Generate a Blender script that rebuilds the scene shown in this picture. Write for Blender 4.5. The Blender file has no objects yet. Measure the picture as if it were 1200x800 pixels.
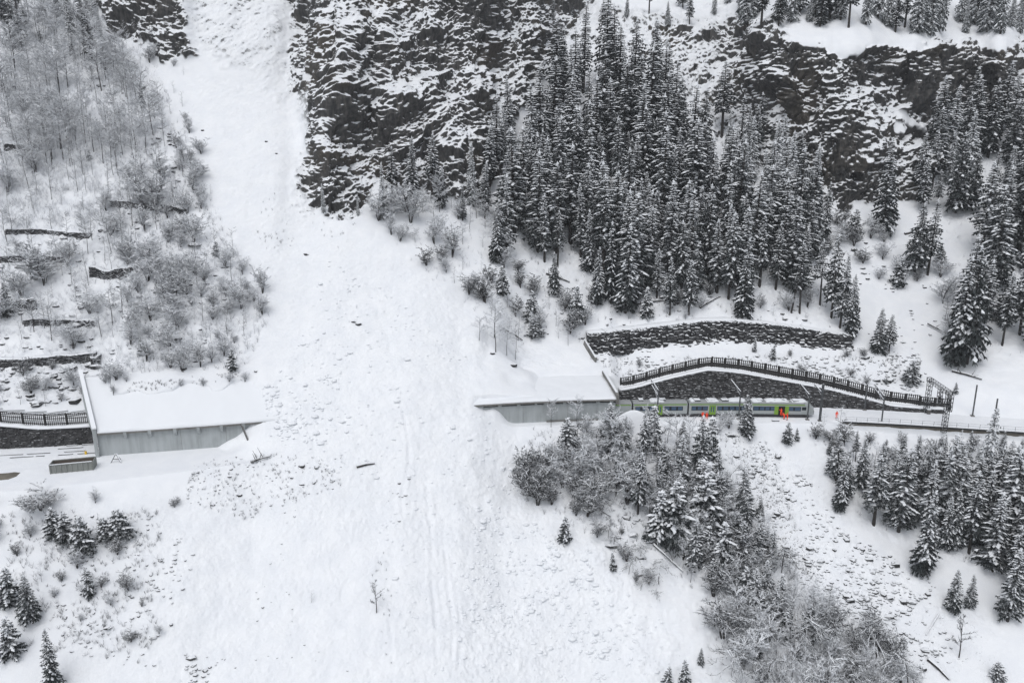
import bpy, math, random
import numpy as np
from mathutils import Vector, Matrix
random.seed(7); RNG = np.random.default_rng(7)
S = bpy.context.scene
COL = S.collection
# ---------------------------------------------------------------- camera geometry
CAMZ, TH, F = 60.0, math.radians(14.0), 900.0
CT, ST = math.cos(TH), math.sin(TH)
def depth(y, z): return y*CT - (z-CAMZ)*ST
def proj(x, y, z):
    d = depth(y, z); v = y*ST + (z-CAMZ)*CT
    return 600 + F*x/d, 400 - F*v/d
def track_pt(px, py, z=0.0):
    a = (px-600)/F; b = (400-py)/F
    vy = CT + b*ST; vz = -ST + b*CT
    t = (z-CAMZ)/vz
    return a*t, vy*t
# ---------------------------------------------------------------- noise
np.seterr(over='ignore')
def _hash(ix, iy, iz, seed):
    h = (ix.astype(np.uint32)*np.uint32(374761393) + iy.astype(np.uint32)*np.uint32(668265263)
         + iz.astype(np.uint32)*np.uint32(2147483647) + np.uint32(seed*974711 & 0xffffffff))
    h = (h ^ (h >> np.uint32(13)))*np.uint32(1274126177)
    h = (h ^ (h >> np.uint32(15)))*np.uint32(2246822519)
    return ((h ^ (h >> np.uint32(16))) & np.uint32(0xffffff)).astype(np.float32)/16777215.0
def vnoise(x, y, z, seed=0):
    x = np.asarray(x, np.float32); y = np.asarray(y, np.float32); z = np.asarray(z, np.float32)
    x, y, z = np.broadcast_arrays(x, y, z)
    ix = np.floor(x).astype(np.int32); iy = np.floor(y).astype(np.int32); iz = np.floor(z).astype(np.int32)
    fx = x-ix; fy = y-iy; fz = z-iz
    fx = fx*fx*fx*(fx*(fx*6-15)+10); fy = fy*fy*fy*(fy*(fy*6-15)+10); fz = fz*fz*fz*(fz*(fz*6-15)+10)
    r = 0
    for a in (0, 1):
        wa = fx if a else 1-fx
        for b in (0, 1):
            wb = fy if b else 1-fy
            for c in (0, 1):
                wc = fz if c else 1-fz
                r = r + wa*wb*wc*_hash(ix+a, iy+b, iz+c, seed)
    return r*2-1
def fbm(x, y, z, oc=3, seed=0, lac=2.03, g=.5):
    r = 0; A = 1; n = 0
    for k in range(oc):
        r = r + A*vnoise(x, y, z, seed+k*17); n += A; A *= g
        x = x*lac; y = y*lac; z = z*lac
    return r/n
def sstep(a, b, x):
    t = np.clip((x-a)/(b-a), 0, 1); return t*t*(3-2*t)
# ---------------------------------------------------------------- region rasters, traced over the view and looked up by the terrain
RX0, RX1, RY0, RY1, RC = -260, 1460, -300, 1140, 4
gx, gy = np.meshgrid(np.arange(RX0, RX1, RC), np.arange(RY0, RY1, RC))
def poly_mask(pts):
    ins = np.zeros(gx.shape, bool); n = len(pts)
    for i in range(n):
        x1, y1 = pts[i]; x2, y2 = pts[(i+1) % n]
        c = (y1 > gy) != (y2 > gy)
        with np.errstate(divide='ignore', invalid='ignore'):
            xi = (x2-x1)*(gy-y1)/(y2-y1+1e-9)+x1
        ins ^= c & (gx < xi)
    return ins.astype(np.float32)
def blur(m, r):
    r = max(1, int(r/RC))
    for _ in range(2):
        for ax in (0, 1):
            p = np.pad(m, [(r+1, r) if k == ax else (0, 0) for k in (0, 1)], mode='edge')
            c = np.cumsum(p, axis=ax)
            m = (np.take(c, range(2*r+1, c.shape[ax]), axis=ax)-np.take(c, range(0, c.shape[ax]-2*r-1), axis=ax))/(2*r+1)
    return m
def samp(m, px, py):
    u = np.clip((px-RX0)/RC, 0, m.shape[1]-1.001); v = np.clip((py-RY0)/RC, 0, m.shape[0]-1.001)
    i = u.astype(int); j = v.astype(int); a = u-i; b = v-j
    return m[j, i]*(1-a)*(1-b)+m[j, i+1]*a*(1-b)+m[j+1, i]*(1-a)*b+m[j+1, i+1]*a*b
# slope angle (degrees) map
SL = np.full(gx.shape, 36.0, np.float32)
def setsl(pts, v, r=10):
    global SL
    m = blur(poly_mask(pts), r); SL = SL*(1-m)+v*m
T0 = -300
setsl([(-260,T0),(340,T0),(340,420),(-260,420)], 39)
setsl([(200,T0),(345,T0),(345,60),(330,95),(210,95)], 52)
setsl([(100,T0),(222,T0),(226,82),(160,52),(120,50)], 58)
setsl([(345,T0),(690,T0),(680,40),(645,70),(640,110),(600,190),(560,232),(500,228),(440,215),(410,270),(345,240),(365,180),(350,80)], 51, 14)
setsl([(560,240),(640,130),(700,90),(860,90),(900,200),(980,250),(1000,400),(600,400)], 38, 30)
setsl([(700,-60),(1240,-60),(1260,56),(860,58),(840,30),(700,36)], 33, 6)
setsl([(640,T0),(1460,T0),(1460,-60),(640,-60)], 45, 10)
setsl([(700,40),(860,45),(900,180),(860,170),(760,90)], 44, 14)
setsl([(850,64),(1460,60),(1460,140),(1040,140),(985,240),(900,190),(860,110)], 74, 5)
setsl([(1040,139),(1460,139),(1460,152),(1040,152)], 26, 3)
setsl([(985,158),(1060,156),(1085,200),(1085,240),(985,238)], 72, 5)
setsl([(640,425),(1460,430),(1460,480),(640,480)], 27, 12)
SL = blur(SL, 8)
_faces = [[(388,125),(410,113),(430,118),(438,132),(432,150),(415,165),(395,160)],[(450,130),(480,122),(503,128),(505,148),(490,165),(475,190),(455,205),(445,200),(450,170),(440,150)],
 [(488,50),(520,42),(545,55),(540,75),(515,82),(492,70)],[(545,-20),(600,-20),(590,20),(580,45),(560,52),(545,35),(530,15)],[(560,60),(600,55),(590,80),(565,85)],[(605,50),(640,45),(645,75),(625,70)],
 [(355,190),(380,170),(400,195),(405,225),(385,250),(360,240)],[(495,165),(510,190),(535,205),(540,215),(515,212),(495,185)],[(415,40),(455,60),(460,85),(435,82),(418,65)],[(548,128),(572,125),(575,155),(550,150)],
 [(372,62),(392,58),(388,100),(366,95)],[(540,185),(570,190),(565,208),(535,205)],[(600,125),(640,120),(630,145),(605,145)],[(195,45),(222,50),(222,78),(205,75)],[(165,20),(200,5),(215,30),(180,35)],
 [(1058,72),(1100,60),(1165,54),(1200,70),(1200,120),(1160,128),(1110,139),(1062,130)],[(915,57),(970,55),(975,80),(930,88),(915,70)],[(990,67),(1050,62),(1050,100),(1000,95)],[(985,150),(1000,138),(1012,158),(985,238),(966,215),(970,180)],
 [(1010,200),(1030,193),(1032,242),(990,238),(995,205)],[(1045,152),(1090,146),(1120,152),(1080,178),(1050,172)],[(832,26),(870,36),(880,52),(850,50),(835,38)],[(875,55),(912,58),(915,76),(885,73)],[(900,95),(940,110),(960,150),(930,145),(905,125)],
 [(640,-20),(700,-20),(690,14),(650,12)],[(770,27),(800,34),(812,48),(790,47)],[(940,170),(960,190),(975,230),(955,215)],[(335,-20),(348,-20),(345,20),(333,15)],[(455,-20),(500,-20),(495,10),(462,6)],[(1150,150),(1200,140),(1200,170),(1160,175)]]
STEEP = np.zeros(gx.shape, np.float32)
for f_ in _faces: STEEP = np.maximum(STEEP, blur(poly_mask(f_), 4))
SLU = SL + 19*blur(STEEP, 6)
def ground(pts_regions):
    r = np.zeros(gx.shape, np.float32)
    for pts, v, b in pts_regions:
        m = blur(poly_mask(pts), b); r = r*(1-m)+v*m
    return r
ROCK = ground([
 ([(118,-60),(224,-60),(224,76),(204,76),(168,48),(140,60),(118,44)], 1, 5),
 ([(224,-60),(335,-60),(335,30),(330,80),(300,84),(226,70)], .5, 8),
 ([(335,-60),(700,-60),(690,30),(664,50),(648,62),(642,115),(620,130),(590,195),(560,232),(500,226),(440,205),(418,262),(398,268),(352,240),(362,190),(372,135),(345,60)], 1, 6),
 ([(290,50),(345,60),(375,130),(350,165),(325,130),(280,90)], .42, 8),
 ([(333,30),(380,50),(396,110),(392,170),(378,235),(343,240),(356,190),(362,130)], .66, 9),
 ([(360,-60),(520,-60),(500,40),(400,50),(360,40)], .72, 10),
 ([(648,64),(672,60),(668,112),(645,110)], 0, 5),
 ([(690,-60),(840,-10),(868,22),(900,36),(930,150),(985,240),(900,200),(860,170),(760,100),(690,40)], .75, 8),
 ([(720,-60),(870,-60),(850,22),(800,10),(720,16)], .3, 8),
 ([(840,28),(870,36),(1000,60),(1190,54),(1300,60),(1300,150),(1160,148),(1140,180),(1080,200),(1085,240),(985,238),(930,190),(880,110)], 1, 4),
 ([(1040,138),(1150,138),(1140,150),(1045,150)], .05, 3),
 ([(1180,-60),(1400,-60),(1400,200),(1190,150)], .7, 8),
])
AVAL = ground([([(222,90),(335,90),(365,190),(360,240),(480,300),(560,370),(640,410),(720,445),(735,470),(620,500),(700,640),(840,800),(900,1140),(-100,1140),(60,780),(180,600),(290,540),(310,480),(320,400),(250,230),(210,120)], 1, 10)])
ROUGH = ground([([(300,440),(420,440),(560,470),(700,640),(840,800),(860,1140),(380,1140),(420,700),(300,500)], 1, 50),
                ([(520,560),(760,640),(800,800),(520,800)], 1.3, 40)])
GROVE = ground([([(-260,-260),(110,-260),(180,70),(235,210),(320,360),(320,420),(250,440),(140,440),(-260,470)], 1, 14),
                ([(600,500),(900,500),(960,680),(1100,1140),(820,1140),(700,640)], 1, 14),
                ([(590,250),(700,120),(860,150),(1010,330),(980,380),(640,350)], 1, 14),
                ([(940,505),(1300,520),(1300,720),(1180,690),(1010,620)], 1, 14),
                ([(1110,120),(1300,120),(1300,430),(1110,430)], .8, 14)])
SCREE = ground([([(850,510),(940,520),(1010,640),(1150,720),(1200,800),(1100,800),(980,740),(900,640)], 1, 10),
                ([(690,400),(1080,420),(1060,470),(720,445)], .5, 8),
                ([(60,590),(190,580),(240,640),(180,800),(80,760)], .6, 12),
                ([(200,560),(260,535),(390,535),(390,570),(240,600)], .6, 8),
                ([(-40,430),(110,425),(112,480),(-40,480)], .8, 6)])
# ---------------------------------------------------------------- railway line
_ln = [(-260,548),(-100,546),(0,541),(128,533),(283,521.5),(430,508),(595,495),(690,491),(860,489.5),(985,491),(1200,505),(1330,514),(1460,524)]
_p = np.array([track_pt(*q) for q in _ln])
_xs = np.linspace(_p[0,0]-60, _p[-1,0]+60, 600)
_ys = np.interp(_xs, _p[:,0], _p[:,1])
_k = np.ones(41)/41
for _ in range(2): _ys = np.convolve(np.pad(_ys, 20, mode='edge'), _k, 'valid')
def y0(x): return np.interp(x, _xs, _ys)
def tdir(x):
    x = float(x); v = Vector((2.0, float(y0(x+1)-y0(x-1)), 0)); return v.normalized()
def on_track(x, s, z=0.0):      # s metres towards the mountain, square to the line
    t = tdir(x); return Vector((x - t.y*s, float(y0(x)) + t.x*s, z))
def xpx(px, py=495, z=0): return track_pt(px, py, z)[0]
_wx = np.linspace(-260, 260, 1041); _wy = np.interp(_wx, [-200,-115,-85,-60,-30,0,12,40,69,78,200], [19,18,15,12,6,2.5,2.6,3.0,3.2,.5,.5])
_wy = np.convolve(np.pad(_wy, 12, mode='edge'), np.ones(25)/25, 'valid')
def w_ter(x): return np.interp(x, _wx, _wy)
# big sloping stone wall right of the gallery: crest height over the tracks
_cr = [(715,459),(740,456.5),(785,444),(830,434),(870,438),(910,446),(960,455.5),(1000,466),(1035,475.5),(1088,481)]
SB = 9.3
def _crest():
    o = []
    for px, py in _cr:
        x = xpx(px, 480); h = 3.0
        for _ in range(6):
            y = float(y0(x))+SB+.45*h; a = (400-py)/F
            e = math.atan(a)-TH; h = CAMZ+y*math.tan(e)
            x = (px-600)/F*depth(y, h)
        o.append((x, max(.15, h)))
    return np.array(o)
CR = _crest()
def hwall(x): return np.interp(x, CR[:,0], CR[:,1], left=CR[0,1], right=.0)
LWX = -85.0
SBL = 7.0
def lwall(x): return np.interp(x, [-220,-130,-112,-106,-97,-88], [5.6,5.4,5.2,5.0,3.7,3.6])
def groof(x): return np.interp(x, [-60,-10], [11.8,6.7])
XL0, XL1, XR0, XR1 = -83.5, -44.0, -16.0, 23.6        # gallery extents
def z_zone(x, s):
    w = w_ter(x)
    z = np.where(s < -w, (s+w)*.66, 0.0)
    z = z - sstep(72,78,x)*1.9*sstep(-.3,-.9,s)*(1-sstep(-6,-12,s))
    # upper side
    hr = hwall(x); hl = lwall(x)
    up_r = hr*np.clip((s-SB)/np.maximum(.45*hr,.3), 0, 1) + np.maximum(s-SB-.45*hr, 0)*.46
    up_l = hl*sstep(SBL+.3, SBL+1.2, s) + np.maximum(s-SBL-1.6, 0)*.50
    up_g = np.where(s > 11.5, groof(x)*sstep(11.5, 12.6, s)+np.maximum(s-12.6, 0)*.5, 0)
    up_e = np.maximum(s-9.0, 0)*.42
    g = sstep(-89.5, -86.5, x)*(1-sstep(24.0, 27.5, x))
    r1 = sstep(24.0, 27.5, x)*(1-sstep(CR[-1,0]-4, CR[-1,0], x)); e1 = sstep(CR[-1,0]-4, CR[-1,0], x)
    l = 1-sstep(-89.5, -86.5, x)
    z = z + g*up_g + r1*up_r + l*up_l + e1*up_e
    hump = sstep(-54, -40, x)*(1-sstep(-22, -11, x))
    zf = 5.85+1.3*hump+.60*s + np.where(s < 0, .05*s, 0)
    n = 1.4*vnoise(x*.3, s*.3, 0*x, 5)
    ml = sstep(-61, -51, x + n + .25*s); mr = 1-sstep(-9.5, 1.5, x+n - .12*s)
    ml2 = sstep(-70, -50, x+n+.9*s); 
    m = np.where(s < 0, ml, ml)*mr
    # debris apron on the terrace
    z = z*(1-m)+np.maximum(zf, z)*m
    # snow that the slide has pushed over the right gallery's roof
    roofz = 5.15+.10*s+.22; c_ = 1-sstep(-9, 9.5, x+n)
    zc = roofz + (np.maximum(zf, roofz)-roofz)*c_ - .9*sstep(4, 10, x)
    on = sstep(1.1, 1.5, s)*(1-sstep(11, 12.5, x))*sstep(-14, -10, x)*(1-sstep(12.5,16,s))
    z = np.where(on > 0, z*(1-on)+np.maximum(zc, z)*on, z)
    z = z + 3.0*np.exp(-((x-27.5)/4.2)**2-((s+2.4)/1.6)**2)
    edge = sstep(-82.5, -80.5, x+.42*s+.6*n)*(1-sstep(-52,-46,x)); s9 = 8.6+1.3*n
    on2 = sstep(s9, s9+1.2, s)*edge*(1-sstep(13,17,s))
    z = z*(1-on2)+np.maximum(z, 5.45+.47*s+.55+.22*(s-8.6))*on2
    return z
# ---------------------------------------------------------------- build the column profiles
ac = np.concatenate([np.linspace(-1.6,-.80,50)[:-1], np.linspace(-.80,.80,1500), np.linspace(.80,1.6,50)[1:]])
NC = len(ac)
def solve_zone(s):
    y = np.full(NC, 150.0)+s; z = np.zeros(NC)
    for _ in range(8):
        x = ac*depth(y, z); ss = np.clip(s, -22, 22)
        y = y0(x)+s; z = z_zone(x, np.full(NC, ss))
    return ac*depth(y, z), y, z
P = []
for s in np.arange(-22, 22.01, .16): P.append(np.stack(solve_zone(s)))
up = []; x, y, z = P[-1]; ds = .3
def sm1(a, r):
    k = np.hanning(2*r+3)[1:-1]; k /= k.sum(); return np.convolve(np.pad(a, r, mode='edge'), k, 'valid')
ey, ez = y-sm1(y, 170), z-sm1(z, 170); y = y-ey; z = z-ez
pxc = 600+F*ac
for i in range(1150):
    d = depth(y, z); py = 400-F*(y*ST+(z-CAMZ)*CT)/d
    al = samp(SLU, pxc + 14*vnoise(pxc*.02, py*.02, 0*py, 3), py + 8*vnoise(pxc*.015, py*.03, 0*py+4, 9))
    al = np.radians(np.where(py < -120, 30, al))
    y = y+ds*np.cos(al); z = z+ds*np.sin(al); kk = 1-sstep(0, 160, np.float64(i+1)); up.append(np.stack([ac*depth(y+ey*kk, z+ez*kk), y+ey*kk, z+ez*kk]))
dn = []; x, y, z = P[0]
ey, ez = y-sm1(y, 150), z-sm1(z, 150); y = y-ey; z = z-ez
for i in range(460):
    al = np.radians(np.where(y < 70, 34*np.clip((y-40)/30, 0, 1), 34.0 - 4*vnoise(pxc*.004, 0*y+i*.01, 0*y, 2)))
    y = y-ds*np.cos(al); z = z-ds*np.sin(al); kk = 1-sstep(0, 130, np.float64(i+1)); dn.append(np.stack([ac*depth(y+ey*kk, z+ez*kk), y+ey*kk, z+ez*kk]))
P = np.array(dn[::-1]+P+up)                       # (rows, 3, cols)
# soften sideways so that neighbouring columns agree
def smc(a, r):
    k = np.hanning(2*r+3)[1:-1]; k /= k.sum(); p = np.pad(a, ((0,0),(r,r)), mode='edge')
    o = np.zeros_like(a)
    for i, w in enumerate(k): o += w*p[:, i:i+a.shape[1]]
    return o
nz = len(dn)+276
yz = smc(P[:,1], 7); zz = smc(P[:,2], 7)
wt = np.zeros(len(P)); wt[nz:] = np.clip((np.arange(len(P)-nz))/60, 0, 1)
wt = wt[:,None]
P[:,1] = P[:,1]*(1-wt)+yz*wt; P[:,2] = P[:,2]*(1-wt)+zz*wt
P[:,0] = ac[None]*depth(P[:,1], P[:,2])
NR = 1350
seg = np.sqrt((np.diff(P, axis=0)**2).sum(1)); D = depth(P[:,1], P[:,2]); Dm = .5*(D[1:]+D[:-1])
pyy = 400-F*(P[:,1]*ST+(P[:,2]-CAMZ)*CT)/D
inv = ((pyy[1:] < 900) & (pyy[1:] > -60))
wgt = seg*F/Dm*.5*np.where(inv, 1, .12) + np.abs(np.diff(pyy, axis=0))*np.where(inv, .9, .1)
cw = np.concatenate([np.zeros((1, NC)), np.cumsum(wgt, 0)])
# rows are shared out between the slope below, the terrace, the foot of the hill and the hill itself
_br = [0, len(dn), len(dn)+178, len(dn)+275, len(P)-1]; _rows = [430, 150, 120, 650]; cn = np.zeros_like(cw); r0_ = 0
for i in range(4):
    a_, b_ = _br[i], _br[i+1]; cn[a_:b_+1] = r0_ + (cw[a_:b_+1]-cw[a_:a_+1])/(cw[b_:b_+1]-cw[a_:a_+1])*_rows[i]; r0_ += _rows[i]
cw = cn/r0_
tt = np.linspace(0, 1, NR)
V = np.zeros((NR, NC, 3), np.float64)
for c in range(NC):
    for k in range(3): V[:, c, k] = np.interp(tt, cw[:, c], P[:, k, c])
X, Y, Z = V[...,0], V[...,1], V[...,2]
def normals(V):
    du = np.gradient(V, axis=1); dv = np.gradient(V, axis=0)
    n = np.cross(du, dv); n /= np.linalg.norm(n, axis=2, keepdims=True)+1e-9
    n[n[...,2] < 0] *= -1
    return n
N = normals(V)
SX, SY = proj(X, Y, Z)
rock = samp(ROCK, SX+16*vnoise(X*.06, Y*.06, Z*.06, 37)+9*vnoise(X*.2, Y*.2, Z*.2, 31)+5*vnoise(X*.7, Y*.7, Z*.7, 38), SY+14*vnoise(X*.06, Y*.06, Z*.06, 39)+9*vnoise(X*.2, Y*.2, Z*.2, 32)+5*vnoise(X*.7, Y*.7, Z*.7, 40)); rock = sstep(.08, .75, rock)*np.where(rock<.9,rock,1)
steep = samp(STEEP, SX+7*vnoise(X*.3, Y*.3, Z*.3, 33)+4*vnoise(X*.9,Y*.9,Z*.9,35), SY+7*vnoise(X*.3, Y*.3, Z*.3, 34)+4*vnoise(X*.9,Y*.9,Z*.9,36))*rock
aval = samp(AVAL, SX, SY); rough = samp(ROUGH, SX, SY); scree = samp(SCREE, SX, SY); grove = samp(GROVE, SX, SY)
s_ = Y-y0(X)
flat = (1-sstep(13, 17, s_))*sstep(-4, -1, s_+w_ter(X))
gal = sstep(-91, -86, X)*(1-sstep(27, 31, X))*(1-sstep(11.5, 13.5, s_))*sstep(-w_ter(X)-1,-w_ter(X)+1,s_)
fanm = sstep(-60, -50, X)*(1-sstep(-10, 0, X))
flat = flat*(1-fanm)
amp = 1-flat
# rock relief: buttresses, blocks, tilted ledges
disp = np.zeros_like(X); hz = np.zeros_like(X)
wx = X+3*vnoise(X*.07, Y*.07, Z*.07, 1); wz = Z+3*vnoise(X*.06, Y*.06, Z*.06, 2)
big = fbm(wx*.045, Y*.03, wz*.035, 3, 11)
cc_ = (wx-wz)*.707; ll_ = (wx+wz)*.707
rid = 1-2*np.abs(fbm(cc_*.10+7, Y*.06, ll_*.05, 4, 21, g=.55))
blk = 1-np.abs(fbm(wx*.46+7, Y*.4, wz*.50, 3, 25, g=.6))*2
fine = fbm(X*1.3, Y*1.3, Z*1.6, 3, 41, g=.6)
tz = (wz + .42*wx*np.sign(1.0) + 1.1*vnoise(X*.25, Y*.25, Z*.1, 51))
def ledge(t, h):
    q = t/h; f = q-np.floor(q); return np.where(f < .72, f/.72, (1-f)/.28)
led = ledge(tz, 3.6)*(.6+.4*vnoise(X*.1, Z*.1, Y*.1, 61)) ; led2 = ledge(tz*1.02+.4*X, 1.35)
disp += rock*(6.0*big + 3.6*(rid-.35) + 1.15*(blk-.4) + .34*fine - 2.2*steep*(1-steep)*2 - 1.6*steep)
hz -= rock*(.8*led*sstep(-.1,.5,vnoise(X*.07,Y*.07,Z*.09,63)) + .1*led2)                  # ledges lean outwards before they step back
# snow relief
q = (1-rock)*amp
disp += q*(.9*fbm(X*.05, Y*.05, Z*.05, 2, 71) + .28*fbm(X*.22, Y*.22, Z*.22, 3, 75))
disp += q*aval*(.20*fbm(X*.9, Y*.9, Z*.9, 3, 81, g=.7))
lump = np.clip(fbm(X*1.1, Y*1.1, Z*1.1, 3, 91, g=.7), -.15, 1)
disp += q*rough*.30*lump*(.35+.65*sstep(-.1, .35, vnoise(X*.06, Y*.06, Z*0, 95)))
chan = vnoise(X*.35+.03*Y, Y*.02, 0*X, 97); disp += q*aval*.09*chan*(1-flat)
for pl_, dp_, wd_ in (([(468,472),(478,505),(480,540),(474,570),(470,610)],.34,2.2),([(500,560),(505,620),(508,690),(514,790)],.38,2.4),([(521,640),(528,700),(532,790)],.30,2.0),([(455,700),(462,790)],.2,2),([(330,440),(352,480),(372,530)],.3,3),([(430,330),(455,400),(470,460)],.25,3),([(536,690),(540,740),(538,800)],.2,2)):
    yy_ = [p_[1] for p_ in pl_]; gx_ = np.interp(SY, yy_, [p_[0] for p_ in pl_])+2*vnoise(X*.2, Y*.2, 0*X, 55); e_ = sstep(yy_[0]-8, yy_[0]+15, SY)*(1-sstep(yy_[-1]-20, yy_[-1]+5, SY)); t_ = (SX-gx_)/wd_
    disp += .5*q*e_*dp_*(-np.exp(-t_*t_)+.6*np.exp(-(np.abs(t_)-2.2)**2))*(.6+.4*vnoise(X*.5,Y*.5,Z*.5,56))
disp += q*grove*.5*fbm(X*.35, Y*.35, Z*.35, 3, 83, g=.6)
disp += q*scree*.42*np.clip(fbm(X*.7, Y*.7, Z*.7, 3, 87, g=.7), -.1, 1)
disp += .05*flat*(1-gal)*fbm(X*.4, Y*.9, Z*.4, 3, 88)
V2 = V+N*disp[...,None]; V2[...,1] += hz
X, Y, Z = V2[...,0], V2[...,1], V2[...,2]
GX, GY = proj(X, Y, Z)
def mesh_grid(name, V, attrs, mat, smooth=True):
    nr, nc = V.shape[:2]
    me = bpy.data.meshes.new(name)
    me.vertices.add(nr*nc); me.vertices.foreach_set('co', V.reshape(-1).astype(np.float32))
    i = (np.arange(nr-1)[:,None]*nc+np.arange(nc-1)[None]).reshape(-1)
    q = np.stack([i, i+1, i+nc+1, i+nc], 1).astype(np.int32)
    me.loops.add(q.size); me.loops.foreach_set('vertex_index', q.reshape(-1))
    me.polygons.add(len(q)); me.polygons.foreach_set('loop_start', np.arange(len(q), dtype=np.int32)*4)
    me.update(calc_edges=True)
    me.polygons.foreach_set('use_smooth', np.full(len(q), smooth))
    for k, a in attrs.items():
        at = me.attributes.new(k, 'FLOAT', 'POINT'); at.data.foreach_set('value', a.reshape(-1).astype(np.float32))
    me.materials.append(mat)
    o = bpy.data.objects.new(name, me); COL.objects.link(o); return o
# surface lookups ------------------------------------------------------------
from math import radians as R
_minpy = np.minimum.accumulate(GY, axis=0)
def surf(px, py):
    """first visible terrain point behind a place in the photo"""
    c = int(np.clip(round(np.interp(px, pxc, np.arange(NC))), 0, NC-1))
    col = _minpy[:, c]; r = int(np.searchsorted(-col, -py)); r = min(max(r, 1), NR-1)
    a, b = GY[r-1, c], GY[r, c]; t = 0 if abs(a-b) < 1e-6 else min(1, max(0, (a-py)/(a-b)))
    p = V2[r-1, c]*(1-t)+V2[r, c]*t
    return Vector((float(p[0]), float(p[1]), float(p[2])))
def pxm(p): return F/depth(p[1], p[2])     # pixels (of a 1200 px wide picture) per metre
def px_of(p):
    a, b = proj(p[0], p[1], p[2]); return float(a), float(b)
# ---------------------------------------------------------------- materials
def mat(name, col=(.5,.5,.5), rough=.8, metal=0, spec=.3):
    m = bpy.data.materials.new(name); m.use_nodes = True
    b = m.node_tree.nodes['Principled BSDF']; b.inputs['Base Color'].default_value = (*col, 1)
    b.inputs['Roughness'].default_value = rough; b.inputs['Metallic'].default_value = metal
    b.inputs['Specular IOR Level'].default_value = spec
    return m, m.node_tree.nodes, m.node_tree.links, b
def noise_node(n, l, scale, detail=4, rough=.6, vec=None, dist=0):
    t = n.new('ShaderNodeTexNoise'); t.inputs['Scale'].default_value = scale; t.inputs['Detail'].default_value = detail
    t.inputs['Roughness'].default_value = rough; t.inputs['Distortion'].default_value = dist
    if vec is None:
        tc = n.new('ShaderNodeTexCoord'); vec = tc.outputs['Object']
    l.new(vec, t.inputs['Vector']); return t.outputs['Fac']
def mathn(n, l, op, a, b=None, clamp=False, c=None):
    t = n.new('ShaderNodeMath'); t.operation = op; t.use_clamp = clamp
    for i, v in enumerate((a, b, c)):
        if v is None: continue
        if isinstance(v, (int, float)): t.inputs[i].default_value = v
        else: l.new(v, t.inputs[i])
    return t.outputs[0]
def ramp(n, l, fac, stops):
    t = n.new('ShaderNodeValToRGB'); e = t.color_ramp.elements
    while len(e) < len(stops): e.new(.5)
    for el, (p, c) in zip(e, stops): el.position = p; el.color = (*c, 1) if len(c) == 3 else c
    l.new(fac, t.inputs[0]); return t.outputs[0]
def mixc(n, l, f, a, b):
    t = n.new('ShaderNodeMix'); t.data_type = 'RGBA'
    if isinstance(f, (int, float)): t.inputs[0].default_value = f
    else: l.new(f, t.inputs[0])
    for s, v in ((6, a), (7, b)):
        if isinstance(v, tuple): t.inputs[s].default_value = (*v, 1)
        else: l.new(v, t.inputs[s])
    return t.outputs[2]
def sepz(n, l, vec, k=2):
    t = n.new('ShaderNodeSeparateXYZ'); l.new(vec, t.inputs[0]); return t.outputs[k]
def mrange(n, l, v, a, b, c=0, d=1):
    t = n.new('ShaderNodeMapRange'); t.interpolation_type = 'SMOOTHSTEP'
    l.new(v, t.inputs[0]); 
    for i, q in zip((1,2,3,4), (a,b,c,d)): t.inputs[i].default_value = q
    return t.outputs[0]
def bump(n, l, h, bsdf, st=.5, dist=.1):
    t = n.new('ShaderNodeBump'); t.inputs['Strength'].default_value = st; t.inputs['Distance'].default_value = dist
    l.new(h, t.inputs['Height']); l.new(t.outputs[0], bsdf.inputs['Normal'])
def attr(n, name):
    t = n.new('ShaderNodeAttribute'); t.attribute_name = name; return t.outputs['Fac']
SNOW = (.80,.82,.845)
def snowy(name, base, lo=.35, hi=.6, rough=.85, ns=3.0, var=.25, c2=None, amt=.5, bst=.4, bd=.06, snow=SNOW, vary=0):
    """a material whose upward faces carry snow"""
    m, n, l, b = mat(name, base, rough)
    g = n.new('ShaderNodeNewGeometry'); nz_ = sepz(n, l, g.outputs['Normal'])
    f = noise_node(n, l, ns, 4)
    v = mathn(n, l, 'ADD', nz_, mathn(n, l, 'MULTIPLY', mathn(n, l, 'SUBTRACT', f, .5), amt))
    sf = mrange(n, l, v, lo, hi)
    c2 = c2 or tuple(x*(1-var) for x in base)
    cc = ramp(n, l, noise_node(n, l, ns*.7, 3), [(.35, c2), (.65, base)])
    if vary:      # one plant differs from the next
        oi = n.new('ShaderNodeObjectInfo'); h_ = n.new('ShaderNodeHueSaturation'); l.new(cc, h_.inputs['Color']); l.new(mrange(n, l, oi.outputs['Random'], 0, 1, 1-vary, 1+vary), h_.inputs['Value']); cc = h_.outputs[0]
    l.new(mixc(n, l, sf, cc, snow), b.inputs['Base Color'])
    bump(n, l, f, b, bst, bd)
    return m
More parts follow.
